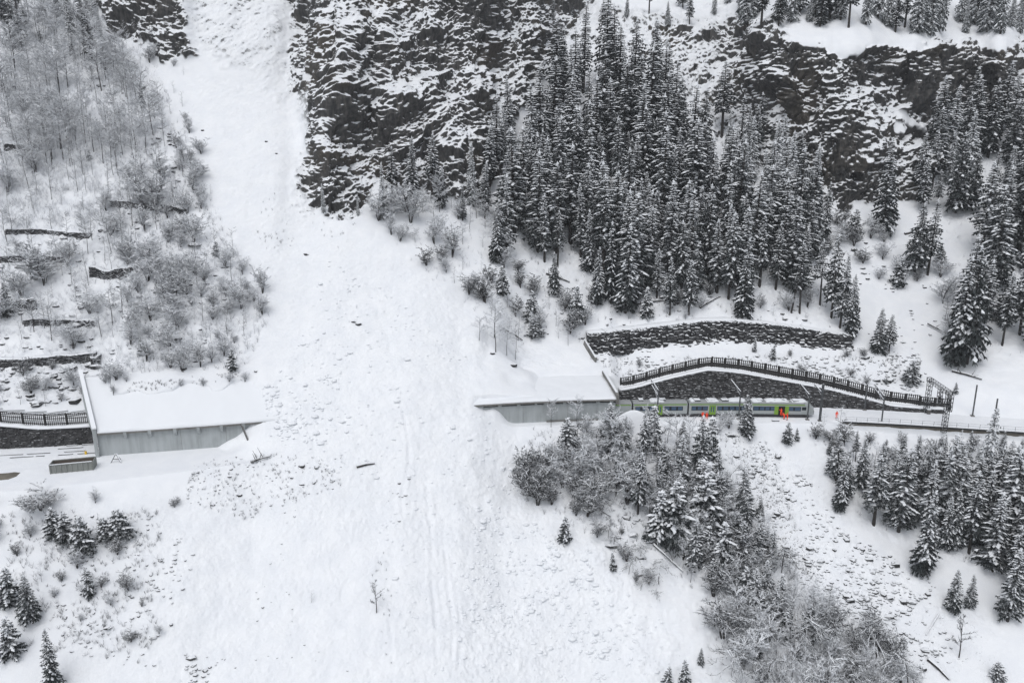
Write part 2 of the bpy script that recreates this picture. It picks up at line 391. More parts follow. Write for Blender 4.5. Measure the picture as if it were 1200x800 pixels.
def terrain_mat():
    m, n, l, b = mat('snow_and_rock', SNOW, .75, spec=.25)
    g = n.new('ShaderNodeNewGeometry'); tc = n.new('ShaderNodeTexCoord'); P_ = tc.outputs['Object']
    nz_ = sepz(n, l, g.outputs['Normal'])
    rk = attr(n, 'rock'); gv = attr(n, 'grove'); sc = attr(n, 'scree')
    n1 = noise_node(n, l, 1.5, 8, .78, P_); n2 = noise_node(n, l, .22, 4, .6, P_); n3 = noise_node(n, l, 2.6, 5, .75, P_); n4 = noise_node(n, l, 5.0, 4, .7, P_)
    # bare rock where the face is steep
    v = mathn(n, l, 'ADD', nz_, mathn(n, l, 'MULTIPLY', mathn(n, l, 'SUBTRACT', n1, .5), 1.0))
    v = mathn(n, l, 'ADD', v, mathn(n, l, 'MULTIPLY', mathn(n, l, 'SUBTRACT', n2, .5), .55))
    v = mathn(n, l, 'ADD', v, mathn(n, l, 'MULTIPLY', mathn(n, l, 'SUBTRACT', n4, .5), .95))
    v = mathn(n, l, 'SUBTRACT', v, mathn(n, l, 'MULTIPLY', attr(n, 'steep'), .33))
    bare = mrange(n, l, v, .37, .27)
    bare = mathn(n, l, 'MULTIPLY', bare, mrange(n, l, rk, .1, .45))
    # stones and litter that show through thin snow
    t1 = mathn(n, l, 'ADD', mathn(n, l, 'MULTIPLY', sc, .16), mathn(n, l, 'MULTIPLY', gv, .10))
    st = mrange(n, l, mathn(n, l, 'ADD', n3, t1), .77, .82)
    st = mathn(n, l, 'MULTIPLY', st, mrange(n, l, t1, .02, .06))
    st = mathn(n, l, 'MULTIPLY', st, mrange(n, l, nz_, .93, .72))
    bf = mathn(n, l, 'MAXIMUM', bare, st)
    wv = n.new('ShaderNodeMapping'); l.new(P_, wv.inputs[0]); wv.inputs['Scale'].default_value = (1.2, 1.2, .16)
    stn = noise_node(n, l, 1.0, 6, .65, wv.outputs[0]); big_ = noise_node(n, l, .06, 3, .5, P_)
    rc = ramp(n, l, stn, [(.3, (.020,.021,.022)), (.5, (.060,.059,.058)), (.7, (.13,.122,.112))])
    warm = mixc(n, l, mrange(n, l, big_, .52, .68), rc, (.075,.062,.046))
    rc = mixc(n, l, .6, rc, warm)
    snow_c = mixc(n, l, mrange(n, l, n2, .3, .7), (.79,.81,.84), (.84,.855,.875))
    l.new(mixc(n, l, bf, snow_c, rc), b.inputs['Base Color'])
    l.new(mathn(n, l, 'SUBTRACT', .8, mathn(n, l, 'MULTIPLY', bf, .15)), b.inputs['Roughness'])
    h = mathn(n, l, 'ADD', mathn(n, l, 'MULTIPLY', n3, .5), mathn(n, l, 'MULTIPLY', n1, mathn(n, l, 'ADD', .35, mathn(n, l, 'MULTIPLY', rk, 2.0))))
    bump(n, l, h, b, .55, .25)
    return m
M = {}
M["terrain"] = terrain_mat()

M['needle'] = snowy('spruce_needles', (.042,.050,.052), .85, 1.2, ns=2.2, var=.5, amt=.9, c2=(.012,.016,.015), bst=.2)
M['needle_grey'] = snowy('frosted_needles', (.13,.145,.145), .55, 1.0, ns=2.2, c2=(.045,.055,.055), amt=.8, bst=.2)
M['snow'] = mat('snow_cover', SNOW, .8, spec=.2)[0]
M['bark'] = snowy('bark', (.055,.048,.044), .35, .6, ns=4, c2=(.03,.027,.026))
M['twig_frost'] = snowy('frosted_twigs', (.58,.59,.61), -.25, .35, ns=1.4, vary=.3, c2=(.18,.18,.19), amt=.7, bst=0)
M['twig_dark'] = snowy('brown_twigs', (.082,.084,.089), .28, .78, ns=1.0, vary=.6, c2=(.03,.031,.033), amt=.7, bst=0)
M['stone'] = snowy('dry_stone', (.060,.060,.062), .55, .8, ns=1.1, c2=(.022,.022,.024), amt=1.3)
M['stone_big'] = snowy('quarried_stone', (.068,.067,.068), .95, 1.2, ns=1.3, c2=(.024,.023,.024), amt=1.6)
M['rock'] = snowy('boulder_rock', (.05,.05,.05), .6, .85, ns=1.5, c2=(.02,.02,.021), amt=.4)
def concrete(name, c):
    m, n, l, b = mat(name, c, .85)
    tc = n.new('ShaderNodeTexCoord'); mp = n.new('ShaderNodeMapping'); l.new(tc.outputs['Object'], mp.inputs[0]); mp.inputs['Scale'].default_value = (1.2,1.2,.12)
    a = noise_node(n, l, 1.0, 6, .6, mp.outputs[0]); q = noise_node(n, l, .25, 3)
    f = mathn(n, l, 'ADD', mathn(n, l, 'MULTIPLY', a, .6), mathn(n, l, 'MULTIPLY', q, .4))
    l.new(ramp(n, l, f, [(.3, tuple(x*.66 for x in c)), (.55, c), (.75, tuple(min(1, x*1.1) for x in c))]), b.inputs['Base Color'])
    bump(n, l, a, b, .2, .03); return m
M['concrete'] = concrete('grey_concrete', (.40,.425,.43))
M['concrete_dark'] = concrete('weathered_concrete', (.20,.195,.185))
M['concrete_brown'] = concrete('mossy_masonry', (.17,.155,.13))
M['steel'] = snowy('galvanised_steel', (.15,.16,.17), .6, .9, ns=3, c2=(.10,.105,.11))
M['steel_dark'] = snowy('dark_steel', (.05,.053,.056), .7, .95, ns=3, c2=(.03,.03,.033))
M['timber_dark'] = snowy('weathered_timber', (.050,.048,.047), .5, .8, ns=3, c2=(.025,.025,.026))
M['timber_grey'] = snowy('grey_timber', (.13,.125,.12), .5, .8, ns=3)
M['dark'] = mat('painted_interior_shade', (.012,.012,.013), .9)[0]  # near-black colour standing in for unlit interiors
M['silver'] = mat('silver_grey_paint', (.36,.385,.385), .45, 0, .4)[0]
M['lime'] = mat('lime_green_paint', (.20,.35,.05), .4)[0]
M['glass_dark'] = mat('dark_window_band', (.025,.03,.036), .12, 0, .5)[0]
M['glass'] = mat('window_glass', (.07,.11,.17), .08, 0, .6)[0]
M['roof_grey'] = mat('train_roof_grey', (.30,.31,.315), .6)[0]
M['underframe'] = mat('dark_underframe', (.035,.035,.037), .7)[0]
M['orange'] = mat('hi_vis_orange', (.95,.085,.03), .7)[0]
M['skin'] = mat('skin', (.45,.27,.2), .6)[0]
M['boot'] = mat('black_boots', (.02,.02,.02), .6)[0]
M['helmet'] = mat('white_helmet', (.7,.7,.68), .3)[0]
M['zinc'] = concrete('weathered_zinc', (.24,.25,.235))
M['gravel'] = concrete('brown_grit', (.16,.145,.12))
M['rust'] = mat('rusty_inside', (.12,.10,.085), .9)[0]
M['yellow'] = mat('yellow_paint', (.7,.45,.05), .6)[0]
# ---------------------------------------------------------------- building kit
class MB:
    def __init__(s): s.v = []; s.f = []; s.m = []
    def poly(s, pts, mi=0):
        i = len(s.v); s.v += [tuple(p) for p in pts]; s.f.append(tuple(range(i, i+len(pts)))); s.m.append(mi)
    def box(s, c, d, ax=None, mi=0):
        ax = ax or (Vector((1,0,0)), Vector((0,1,0)), Vector((0,0,1)))
        c = Vector(c); h = [ax[k]*(d[k]/2) for k in range(3)]; i = len(s.v)
        for a in (-1, 1):
            for b in (-1, 1):
                for e in (-1, 1): s.v.append(tuple(c+h[0]*a+h[1]*b+h[2]*e))
        for q in ((0,1,3,2),(4,6,7,5),(0,4,5,1),(2,3,7,6),(0,2,6,4),(1,5,7,3)): s.f.append(tuple(i+k for k in q)); s.m.append(mi)
    def bar(s, a, b, w, h=None, mi=0, up=Vector((0,0,1))):
        a = Vector(a); b = Vector(b); d = b-a; L = d.length; d.normalize()
        if abs(d.dot(up)) > .98: up = Vector((0,1,0))
        x = d.cross(up).normalized(); z = x.cross(d).normalized()
        s.box((a+b)/2, (L, w, h or w), (d, x, z), mi)
    def tube(s, pts, rad, n=6, mi=0, cap=True):
        rings = []; pv = None
        for k, p in enumerate(pts):
            p = Vector(p); d = (Vector(pts[min(k+1, len(pts)-1)])-Vector(pts[max(k-1, 0)])).normalized()
            r = Vector((1,0,0)) if abs(d.x) < .9 else Vector((0,1,0))
            u = d.cross(r).normalized(); w = d.cross(u).normalized(); i = len(s.v); rr = rad[k] if isinstance(rad, (list, tuple)) else rad
            for q in range(n):
                t = 2*math.pi*q/n; s.v.append(tuple(p+(u*math.cos(t)+w*math.sin(t))*rr))
            rings.append(i)
        for a, b in zip(rings, rings[1:]):
            for q in range(n): s.f.append((a+q, a+(q+1) % n, b+(q+1) % n, b+q)); s.m.append(mi)
        if cap: s.f.append(tuple(rings[0]+q for q in range(n))[::-1]); s.m.append(mi); s.f.append(tuple(rings[-1]+q for q in range(n))); s.m.append(mi)
    def loft(s, rings, mi=0, closed=True, cap=True):
        ids = []
        for r in rings: ids.append(len(s.v)); s.v += [tuple(p) for p in r]
        n = len(rings[0])
        for a, b in zip(ids, ids[1:]):
            for q in range(n if closed else n-1): s.f.append((a+q, b+q, b+(q+1) % n, a+(q+1) % n)); s.m.append(mi)
        if cap and closed: s.f.append(tuple(ids[0]+q for q in range(n))); s.m.append(mi); s.f.append(tuple(ids[-1]+q for q in range(n))[::-1]); s.m.append(mi)
    def mesh(s, name, mats, smooth=False):
        me = bpy.data.meshes.new(name); me.from_pydata(s.v, [], s.f)
        for m in (mats if isinstance(mats, (list, tuple)) else [mats]): me.materials.append(m)
        if len(me.materials) > 1: me.polygons.foreach_set('material_index', s.m)
        if smooth: me.polygons.foreach_set('use_smooth', [True]*len(s.f))
        return me
    def build(s, name, mats, parent=None, smooth=False):
        """vertices are world coordinates; a part keeps them relative to its thing"""
        if parent is not None:
            o_ = origin(parent); s.v = [(v[0]-o_[0], v[1]-o_[1], v[2]-o_[2]) for v in s.v]
        me = s.mesh(name, mats, smooth); o = bpy.data.objects.new(name, me); COL.objects.link(o)
        if parent is not None: o.parent = parent
        return o
def origin(o):
    p = Vector((0,0,0))
    while o is not None: p += o.location; o = o.parent
    return p
def tag(o, label=None, cat=None, group=None, kind=None):
    for k, v in (('label', label), ('category', cat), ('group', group), ('kind', kind)):
        if v: o[k] = v
    return o
def thing(name, loc, label, cat, group=None):
    o = bpy.data.objects.new(name, None); COL.objects.link(o); o.location = loc; o.empty_display_size = .2
    return tag(o, label, cat, group, 'thing')
def single(mb, name, mats, loc, label, cat, group=None, kind=None, smooth=False):
    mb.v = [(v[0]-loc[0], v[1]-loc[1], v[2]-loc[2]) for v in mb.v]
    o = mb.build(name, mats, None, smooth); o.location = loc
    return tag(o, label, cat, group, kind or 'thing')
rnd = random.Random(11)
# ------------------------------------------------------------- spruces
def spruce_meshes(seed, H=20, Rm=3.1, lo=.06, snow=.5, gap=.5, nb=8, mats=None, droop=.5, ragged=.25):
    r = random.Random(seed); c = MB(); t = MB()
    lean = (r.uniform(-.15,.15), r.uniform(-.15,.15))
    pts = [(lean[0]*k*k, lean[1]*k*k, H*k-.8*(k == 0)) for k in (0,.25,.5,.75,.98)]
    t.tube(pts, [.30*H/20,.24*H/20,.17*H/20,.10*H/20,.03], 6)
    def ctr(h): k = h/H; return Vector((lean[0]*k*k, lean[1]*k*k, h))
    h = lo*H; lv = 0
    side = [r.uniform(.6,1.25) for _ in range(9)]
    while h < H*.985:
        k = h/H; f = (k-lo)/(1-lo)
        Rr = Rm*min(1, .62+2.2*f)*((1-f)**.80)+.18
        n = max(4, int(nb*(.6+.5*(1-f)))); a0 = r.uniform(0, 6.28)
        for j in range(n):
            a = a0+2*math.pi*j/n+r.uniform(-.3,.3)
            L = Rr*r.uniform(1-ragged, 1+ragged*.6)*side[int(a/6.2832*9) % 9]
            if r.random() < .10: continue
            d = Vector((math.cos(a), math.sin(a), 0)); p = Vector((-d.y, d.x, 0)); b = ctr(h+r.uniform(-.2,.2)*gap)
            dr = droop*r.uniform(.7,1.3)*(1-.5*f)
            def sp(u): return b+d*(L*u)+Vector((0,0,L*(.16*u-dr*u*u)+(.25*L*f*u)))
            W = L*r.uniform(.26,.36)
            for u in (.22,.45,.68,.88):
                s0 = sp(u-.12); s1 = sp(min(1,u+.10))
                wv = W*(1.15-.75*u)*r.uniform(.8,1.25)
                for sg in (-1, 1):
                    e = sp(min(1.05,u+.2))+p*sg*wv+Vector((0,0,-wv*r.uniform(.35,.7)))
                    c.poly((s0, s1, e) if sg > 0 else (s1, s0, e), 0)
            tip = sp(1.12); c.poly((sp(.75)+p*W*.22, tip, sp(.75)-p*W*.22), 0)
            for u in (.3,.6,.85):        # twigs hanging from the bough
                q = sp(u); hh = L*r.uniform(.16,.30)+.15
                c.poly((sp(u-.12), sp(u+.14), q+p*r.uniform(-.15,.15)*L+Vector((0,0,-hh))), 0)
            laden = r.random() < snow*(.55+.75*f)
            for u in (.35,.6,.85):
                if r.random() < (.85 if laden else .10):
                    l = (L*r.uniform(.12,.26)+.10)*r.choice((.7,1,1,1.35)); w = W*(1.2-.7*u)*r.uniform(.45,.9)+.06; q = sp(u); g = (sp(u+.08)-sp(u-.08)).normalized()
                    off = p*r.uniform(-.4,.4)*w
                    B = [q-g*l+off, q+p*w*.8+off-Vector((0,0,w*.25)), q+g*l+off, q-p*w*.8+off-Vector((0,0,w*.25))]; A = q+off+Vector((0,0,.07+.10*w+.04))
                    for i2 in range(4): c.poly((B[i2], B[(i2+1) % 4], A), 1)
        h += gap*r.uniform(.8,1.2)*(1-.35*f); lv += 1
    if snow > .2:
        a = ctr(H*.95)
        for i2 in range(4):
            t1 = i2*1.5708; c.poly((a+Vector((math.cos(t1)*.25,math.sin(t1)*.25,0)), a+Vector((math.cos(t1+1.57)*.25,math.sin(t1+1.57)*.25,0)), ctr(H*1.005)), 1)
    mats = mats or [M['needle'], M['snow']]
    return t.mesh('trunk', M['bark']), c.mesh('crown', mats), H
def twiggy(seed, H, spread, nbr, nsub, ntw, tw=.03, trunk_r=.12, stems=1, bend=0., low=.25, up=.6, mat_='twig_frost'):
    r = random.Random(seed); t = MB(); c = MB()
    def seg(mb, a, b, r0, r1):
        d = (b-a); 
        if d.length < 1e-4: return
        d = d.normalized(); q = Vector((r.uniform(-1,1), r.uniform(-1,1), r.uniform(-1,1))); u = d.cross(q).normalized(); w = d.cross(u)
        i = len(mb.v)
        for P0, rr in ((a, r0), (b, r1)):
            for k in range(3):
                th = 2.0944*k; mb.v.append(tuple(P0+(u*math.cos(th)+w*math.sin(th))*rr))
        for k in range(3): mb.f.append((i+k, i+(k+1) % 3, i+3+(k+1) % 3, i+3+k)); mb.m.append(0)
    for st in range(stems):
        a0 = r.uniform(0, 6.28); ln = 0 if stems == 1 else spread*r.uniform(.15,.75)
        bx = Vector((math.cos(a0)*ln, math.sin(a0)*ln, 0)); hh = H*(1 if stems == 1 else r.uniform(.6,1))
        def ax(k):
            return bx*(k**1.2)+Vector((bend*H*k*k+.12*math.sin(k*5+seed), .1*math.sin(k*7+seed*2), hh*(k if bend == 0 else math.sin(k*1.9)/1.0)))
        P0 = [ax(k/5) for k in range(6)]; P0[0].z -= .5
        t.tube(P0, [trunk_r*(1-.85*k/5) for k in range(6)], 5, 0, False)
        for b in range(nbr):
            k = low+(1-low)*(b+.5)/nbr; a = r.uniform(0, 6.283); base = ax(k)
            L = spread*r.uniform(.6,1.1)*(1.15-.75*abs(k-.45))*(1 if stems == 1 else .5)
            d = Vector((math.cos(a), math.sin(a), up*r.uniform(.5,1.5)-.9*abs(bend))).normalized(); e = base+d*L+Vector((0,0,-.12*L*r.random()))
            seg(c, base, base.lerp(e,.5)+Vector((0,0,.06*L)), tw*1.7, tw*1.3); seg(c, base.lerp(e,.5)+Vector((0,0,.06*L)), e, tw*1.3, tw*.7)
            for q in range(nsub):
                s0 = base.lerp(e, .2+.8*(q+.5)/nsub); d2 = (d+Vector((r.uniform(-1,1), r.uniform(-1,1), r.uniform(-.5,.9)))*.9).normalized(); l2 = L*r.uniform(.25,.45); e2 = s0+d2*l2
                seg(c, s0, e2, tw*.95, tw*.6)
                for z_ in range(ntw):
                    s1 = s0.lerp(e2, r.uniform(.25,1)); d3 = (d2+Vector((r.uniform(-1,1), r.uniform(-1,1), r.uniform(-.9,.8)))).normalized(); seg(c, s1, s1+d3*l2*r.uniform(.35,.7), tw*.8, tw*.35)
    return t.mesh('trunk' if stems == 1 else 'stem', M['bark']), c.mesh('crown', M[mat_]), H
KIT = {
 'spruce': [spruce_meshes(s, 20, R_, l, sn, g, nb, None, dr) for s, R_, l, sn, g, nb, dr in
   ((1,2.7,.08,.55,.50,8,.50),(2,3.1,.05,.42,.52,8,.6),(3,2.3,.16,.60,.48,8,.45),(4,3.4,.10,.36,.55,9,.65),(5,2.5,.22,.5,.5,8,.5),(6,2.9,.04,.68,.5,8,.55),(7,3.0,.28,.45,.55,8,.5))],
 'forest': [spruce_meshes(s, 22, R_, l, sn, .6, 7, None, dr) for s, R_, l, sn, dr in
   ((21,2.4,.12,.50,.5),(22,2.9,.08,.40,.65),(23,2.0,.2,.60,.45),(24,2.7,.34,.42,.5),(25,2.3,.18,.66,.55),(26,3.1,.15,.34,.75),(27,1.9,.28,.55,.6))],
 'young': [spruce_meshes(s, 6, R_, .03, sn, .30, 8, None, .4) for s, R_, sn in ((31,1.35,.5),(32,1.6,.35),(33,1.2,.65))],
 'frosted': [spruce_meshes(s, 18, R_, .06, .7, .5, 8, [M['needle_grey'], M['snow']], .7) for s, R_ in ((41,2.6),(42,2.3))],
 'pine': [spruce_meshes(s, 20, R_, l, .42, .62, 7, None, .3, .5) for s, R_, l in ((51,2.9,.42),(52,2.4,.35))],
 'tree': [twiggy(s, 9, sp, 22, 6, 6, .034, .10, 1, 0, lo_) for s, sp, lo_ in ((61,2.6,.25),(62,3.2,.3),(63,2.2,.35),(64,3.0,.2),(65,2.5,.4))],
 'thin': [twiggy(s, 8, sp, 14, 5, 4, .028, .06, 1, 0, lo_) for s, sp, lo_ in ((66,1.5,.2),(67,1.2,.25),(68,1.9,.15))],
 'shrub': [twiggy(s, 3, sp, 9, 5, 5, .022, .035, 7, 0, .2, .5) for s, sp in ((71,1.7),(72,2.0),(73,1.4),(74,2.2))],
 'brush': [twiggy(s, 3, sp, 8, 5, 5, .022, .04, 8, 0, .15, .5, 'twig_dark') for s, sp in ((81,1.7),(82,2.2),(83,1.5))],
 'bare': [twiggy(s, 9, sp, 15, 5, 4, .045, .13, 1, 0, .25, .9, 'twig_dark') for s, sp in ((95,2.0),(96,2.4))],
 'bent': [twiggy(s, 6, 3.0, 16, 5, 5, .036, .09, 1, bd, .2, .1, 'twig_dark') for s, bd in ((91,.55),(92,-.5),(93,.7))],
}
WORDS = dict(spruce='spruce_tree', forest='spruce_tree', young='young_spruce', frosted='frosted_spruce', pine='pine_tree', tree='frosted_tree', thin='slender_tree', shrub='frosted_shrub', brush='bare_shrub', bent='bent_tree', bare='bare_tree')
CATS = dict(spruce='spruce', forest='spruce', young='young spruce', frosted='spruce', pine='pine', tree='tree', thin='sapling', shrub='shrub', brush='shrub', bent='tree', bare='tree')
COUNT = {}
class Skip(Exception): pass
def plant(kind, px, py, hpx, label, group=None, var=None, lean=0, leandir=None, wide=1, sink=0, base=None):
    t_, c_, H = KIT[kind][(rnd.randrange(99) if var is None else var) % len(KIT[kind])]
    p = base or surf(px, py); k = hpx/pxm(p)/.97/H
    o = thing(WORDS[kind], p-Vector((0,0,sink)), label, CATS[kind], group)
    o.rotation_euler = (lean*math.cos(leandir or 0), lean*math.sin(leandir or 0), rnd.uniform(0, 6.28) if lean == 0 else 0)
    if lean == 0: o.rotation_euler = (rnd.uniform(-.03,.03), rnd.uniform(-.03,.03), rnd.uniform(0, 6.28))
    o.scale = (k*wide, k*wide*rnd.uniform(.85,1.15), k)
    for me in (t_, c_):
        ch = bpy.data.objects.new(me.name.split('.')[0], me); COL.objects.link(ch); ch.parent = o
    COUNT[kind] = COUNT.get(kind, 0)+1
    return o
def inside(pts, x, y):
    r = False; n = len(pts)
    for i in range(n):
        (x1, y1), (x2, y2) = pts[i], pts[(i+1) % n]
        if (y1 > y) != (y2 > y) and x < (x2-x1)*(y-y1)/(y2-y1)+x1: r = not r
    return r
def scatter(pts, n, dmin, seed=0, asp=1.0):
    r = random.Random(seed); out = []; xs = [p[0] for p in pts]; ys = [p[1] for p in pts]; tries = 0
    while len(out) < n and tries < n*60:
        tries += 1; x = r.uniform(min(xs), max(xs)); y = r.uniform(min(ys), max(ys))
        if not inside(pts, x, y): continue
        if any((x-a)**2+((y-b)*asp)**2 < dmin*dmin for a, b in out): continue
        out.append((x, y))
    out.sort(key=lambda q: q[1]); return out
# ------------------------------------------------------------- walls of laid stone
def stone_wall(name, path, label, cat, thick=1.0, batter=.05, ch=.4, sl=.8, jut=.12, mats='stone', cap=True, capm='snow', seed=0, cap_t=.16, cap_w=.1, group=None, rough=0):
    """path = [(foot Vector, height)], front of the wall on the viewer's side"""
    r = random.Random(seed); cum = [0]
    for (a, _), (b, _) in zip(path, path[1:]): cum.append(cum[-1]+(b.xy-a.xy).length)
    def at(u):
        k = min(len(path)-2, max(0, next((i for i in range(len(cum)-1) if cum[i+1] >= u), len(cum)-2))); t = (u-cum[k])/max(1e-6, cum[k+1]-cum[k])
        (a, ha), (b, hb) = path[k], path[k+1]; d = (b.xy-a.xy).normalized(); return a.lerp(b, t), ha+(hb-ha)*t, Vector((d.x, d.y, 0)), Vector((-d.y, d.x, 0))
    mb = MB(); Lt = cum[-1]
    o = thing(name, path[len(path)//2][0], label, cat, group)
    zmin = min(p.z for p, _ in path)-1.0; zmax = max(p.z+h for p, h in path); nrow = int((zmax-zmin)/ch)+1
    for k in range(nrow):
        z0 = zmin+k*ch; u = -r.uniform(0, sl); zb_ = z0
        while u < Lt:
            l = sl*r.uniform(.6,1.5); a, b = max(0, u), min(Lt, u+l); u += l
            if b-a < .1: continue
            z0 = zb_+r.uniform(-.3,.3)*ch
            P_, h, d, n = at((a+b)/2)
            top = P_.z+h
            if z0 > top or z0+ch < P_.z-1.2: continue
            zz1 = min(z0+ch*r.uniform(.9,1.3), top+.05); off = batter*(z0-P_.z)-r.uniform(0, jut)
            pa = at(a)[0]; pb = at(b)[0]; gapw = .03
            dd = (pb-pa); dd.z = 0; 
            if dd.length < .05: continue
            c0 = (pa+pb)/2; wd = .5+jut
            i0 = len(mb.v)
            mb.box((c0.x+n.x*(off+wd/2), c0.y+n.y*(off+wd/2), (z0+zz1)/2), (dd.length-gapw, wd, max(.05, zz1-z0-.03)), (d, n, Vector((0,0,1))))
            if rough: mb.v[i0:] = [tuple(q+r.uniform(-rough, rough) for q in v) for v in mb.v[i0:]]
    mb.build('stonework', M[mats], o)
    core = MB(); cp = MB(); rc = []; rp = []
    N_ = max(2, int(Lt/1.0))
    for i in range(N_+1):
        P_, h, d, n = at(Lt*i/N_); t = batter*h
        f = P_+n*.3; f2 = P_+n*(t+.3)
        rc.append([Vector((f.x, f.y, P_.z-1)), Vector((f2.x, f2.y, P_.z+h-.12)), Vector((f2.x, f2.y, P_.z+h-.12))+n*(thick), Vector((f.x, f.y, P_.z-1))+n*(thick+t)])
        q = P_+n*(t-cap_w); z0 = P_.z+h; w = thick+.3+cap_w; jj = cap_t*(1+.35*r.uniform(-1,1))
        rp.append([Vector((q.x,q.y,z0-.03)), Vector((q.x,q.y,z0+jj*.8))+n*.06, Vector((q.x,q.y,z0+jj*1.2))+n*w*.5, Vector((q.x,q.y,z0+jj))+n*w, Vector((q.x,q.y,z0-.05))+n*w])
    core.loft(rc); core.build('wall_core', M[mats], o)
    if cap: cp.loft(rp); cp.build('snow_coping', M[capm], o, True)
    return o
# ---------------------------------------------------------------- galleries
UPZ = Vector((0,0,1))
def track_box(mb, x, s, z, lx, ls, lz, mi=0):
    d = tdir(x); mb.box(on_track(x, s, z), (lx, ls, lz), (d, Vector((-d.y, d.x, 0)), UPZ), mi)
def track_loft(mb, x0, x1, prof, step=1.5, mi=0, skew0=0, skew1=0):
    n = max(2, int((x1-x0)/step)); rings = []
    for i in range(n+1):
        u = i/n; rings.append([on_track(x0+(x1-x0)*u + (skew0*(1-u)+skew1*u)*s, s, z(x0+(x1-x0)*u) if callable(z) else z) for s, z in prof])
    mb.loft(rings, mi)
def gallery(name, x0, x1, zf, slope, sk0, sk1, walltop, label, left):
    g = thing(name, on_track((x0+x1)/2, 0), label, 'avalanche gallery')
    m = MB(); track_loft(m, x0+.1, x1, [(-.25,-1.5),(-.25,walltop),(.25,walltop),(.25,-1.5)]); m.build('outer_wall', M['concrete'], g)
    m = MB(); SE = 13.5
    ss = list(np.linspace(-1.0, SE, 12)); track_loft(m, x0, x1, [(-1.0,zf-.34-slope)]+[(q, zf+slope*q) for q in ss]+[(q, zf+slope*q-.5) for q in ss[:0:-1]], 1.5, 0, sk0, sk1); m.build('roof_slab', M['concrete_dark'], g)
    m = MB(); rings = []; n = int((x1-x0)/.5)
    for i in range(n+1):
        u = i/n; xx = x0+(x1-x0)*u; r_ = []
        for k in range(30):
            s = -.98+(SE+2.2)*k/29.; x_ = xx+(sk0*(1-u)+sk1*u)*s
            h = .38+.10*float(vnoise(x_*.35, s*.35, 0, 8))+.05*float(vnoise(x_*1.3, s*1.3, 0, 9)); h *= min(1, .35+(s+.98)*1.2)
            r_.append(on_track(x_, s-.10*float(vnoise(x_*.9, 3.3, 0, 14))*(k == 0), zf+slope*(s)+h))
        r_.append(on_track(xx+(sk0*(1-u)+sk1*u)*14.6, 14.7, zf+slope*14.7-.6)); r_.append(on_track(xx-(sk0*(1-u)+sk1*u)*.9, -.9, zf-slope-.02))
        rings.append(r_)
    m.loft(rings); m.build('roof_snow', M['snow'], g, True)
    m = MB(); track_loft(m, x0+.3, x1-.3, [(11.4,-1),(11.4,zf+slope*11.4-.5),(11.9,zf+slope*11.9-.5),(11.9,-1)]); m.build('rear_wall', M['concrete_dark'], g)
    return g
ZL, ZR = 5.45, 5.15
gl = gallery('avalanche_gallery', XL0, XL1, ZL, .47, -.42, 0, 5.0, 'pale concrete rail gallery with corbels under its snowy roof, beside the skip container', True)
def px_line(px): return xpx(px, 530 if px < 400 else 492)
for px in (150, 176, 203, 228, 253, 277):
    x = px_line(px)+.4; m = MB(); d = tdir(x); n_ = Vector((-d.y, d.x, 0)); 
    def P3(s, z, w): return on_track(x, s, z)+d*w
    for w, q in ((.38, -1), (.38, 1)): pass
    m.loft([[P3(-.25,ZL-2.1,w*.8), P3(-.6,ZL-1.9,w), P3(-.98,ZL-1.2,w), P3(-1.02,ZL-.5,w), P3(-.25,ZL-.5,w)] for w in (-.30,.30)])
    m.loft([[P3(-.25,ZL-1.1,w), P3(-.6,ZL-.95,w), P3(-.95,ZL-.6,w*1.6), P3(-.25,ZL-.5,w*1.6)] for w in (-.55,.55)])
    m.build('corbel', M['concrete'], gl)
for px in (205, 254): 
    m = MB(); x = px_line(px)+.9; track_box(m, x, -.262, 2.3, .06, .02, 4.6); m.build('wall_joint', M['concrete_dark'], gl)
# portal wall of the left gallery, cut with the opening for the tracks
m = MB()
def xs_(s): return XL0-.45-.42*s
def wall_prof(pts, th=.6):
    m.loft([[on_track(xs_(s)+w, s, z) for s, z in pts] for w in (-th/2, th/2)])
wall_prof([(-1.0,-1),(-1.0,ZL+.55),(.8,ZL+1.4),(.8,-1)])
wall_prof([(.8,4.7),(.8,ZL+1.4),(9.2,ZL+.47*9.2+1.0),(9.2,4.7)])
wall_prof([(9.2,-1),(9.2,ZL+.47*9.2+1.0),(15.5,ZL+.47*15.5+1.0),(15.5,-1)])
m.build('portal_wall', M['concrete'], gl)
m = MB(); m.loft([[on_track(xs_(s)+w, s, z) for s, z in [(-1.05,ZL+.55),(.8,ZL+1.42),(15.6,ZL+.47*15.5+1.02),(15.6,ZL+.47*15.5+1.25),(.7,ZL+1.72),(-1.05,ZL+.8)]] for w in (-.42,.42)]); m.build('parapet_snow', M['snow'], gl)
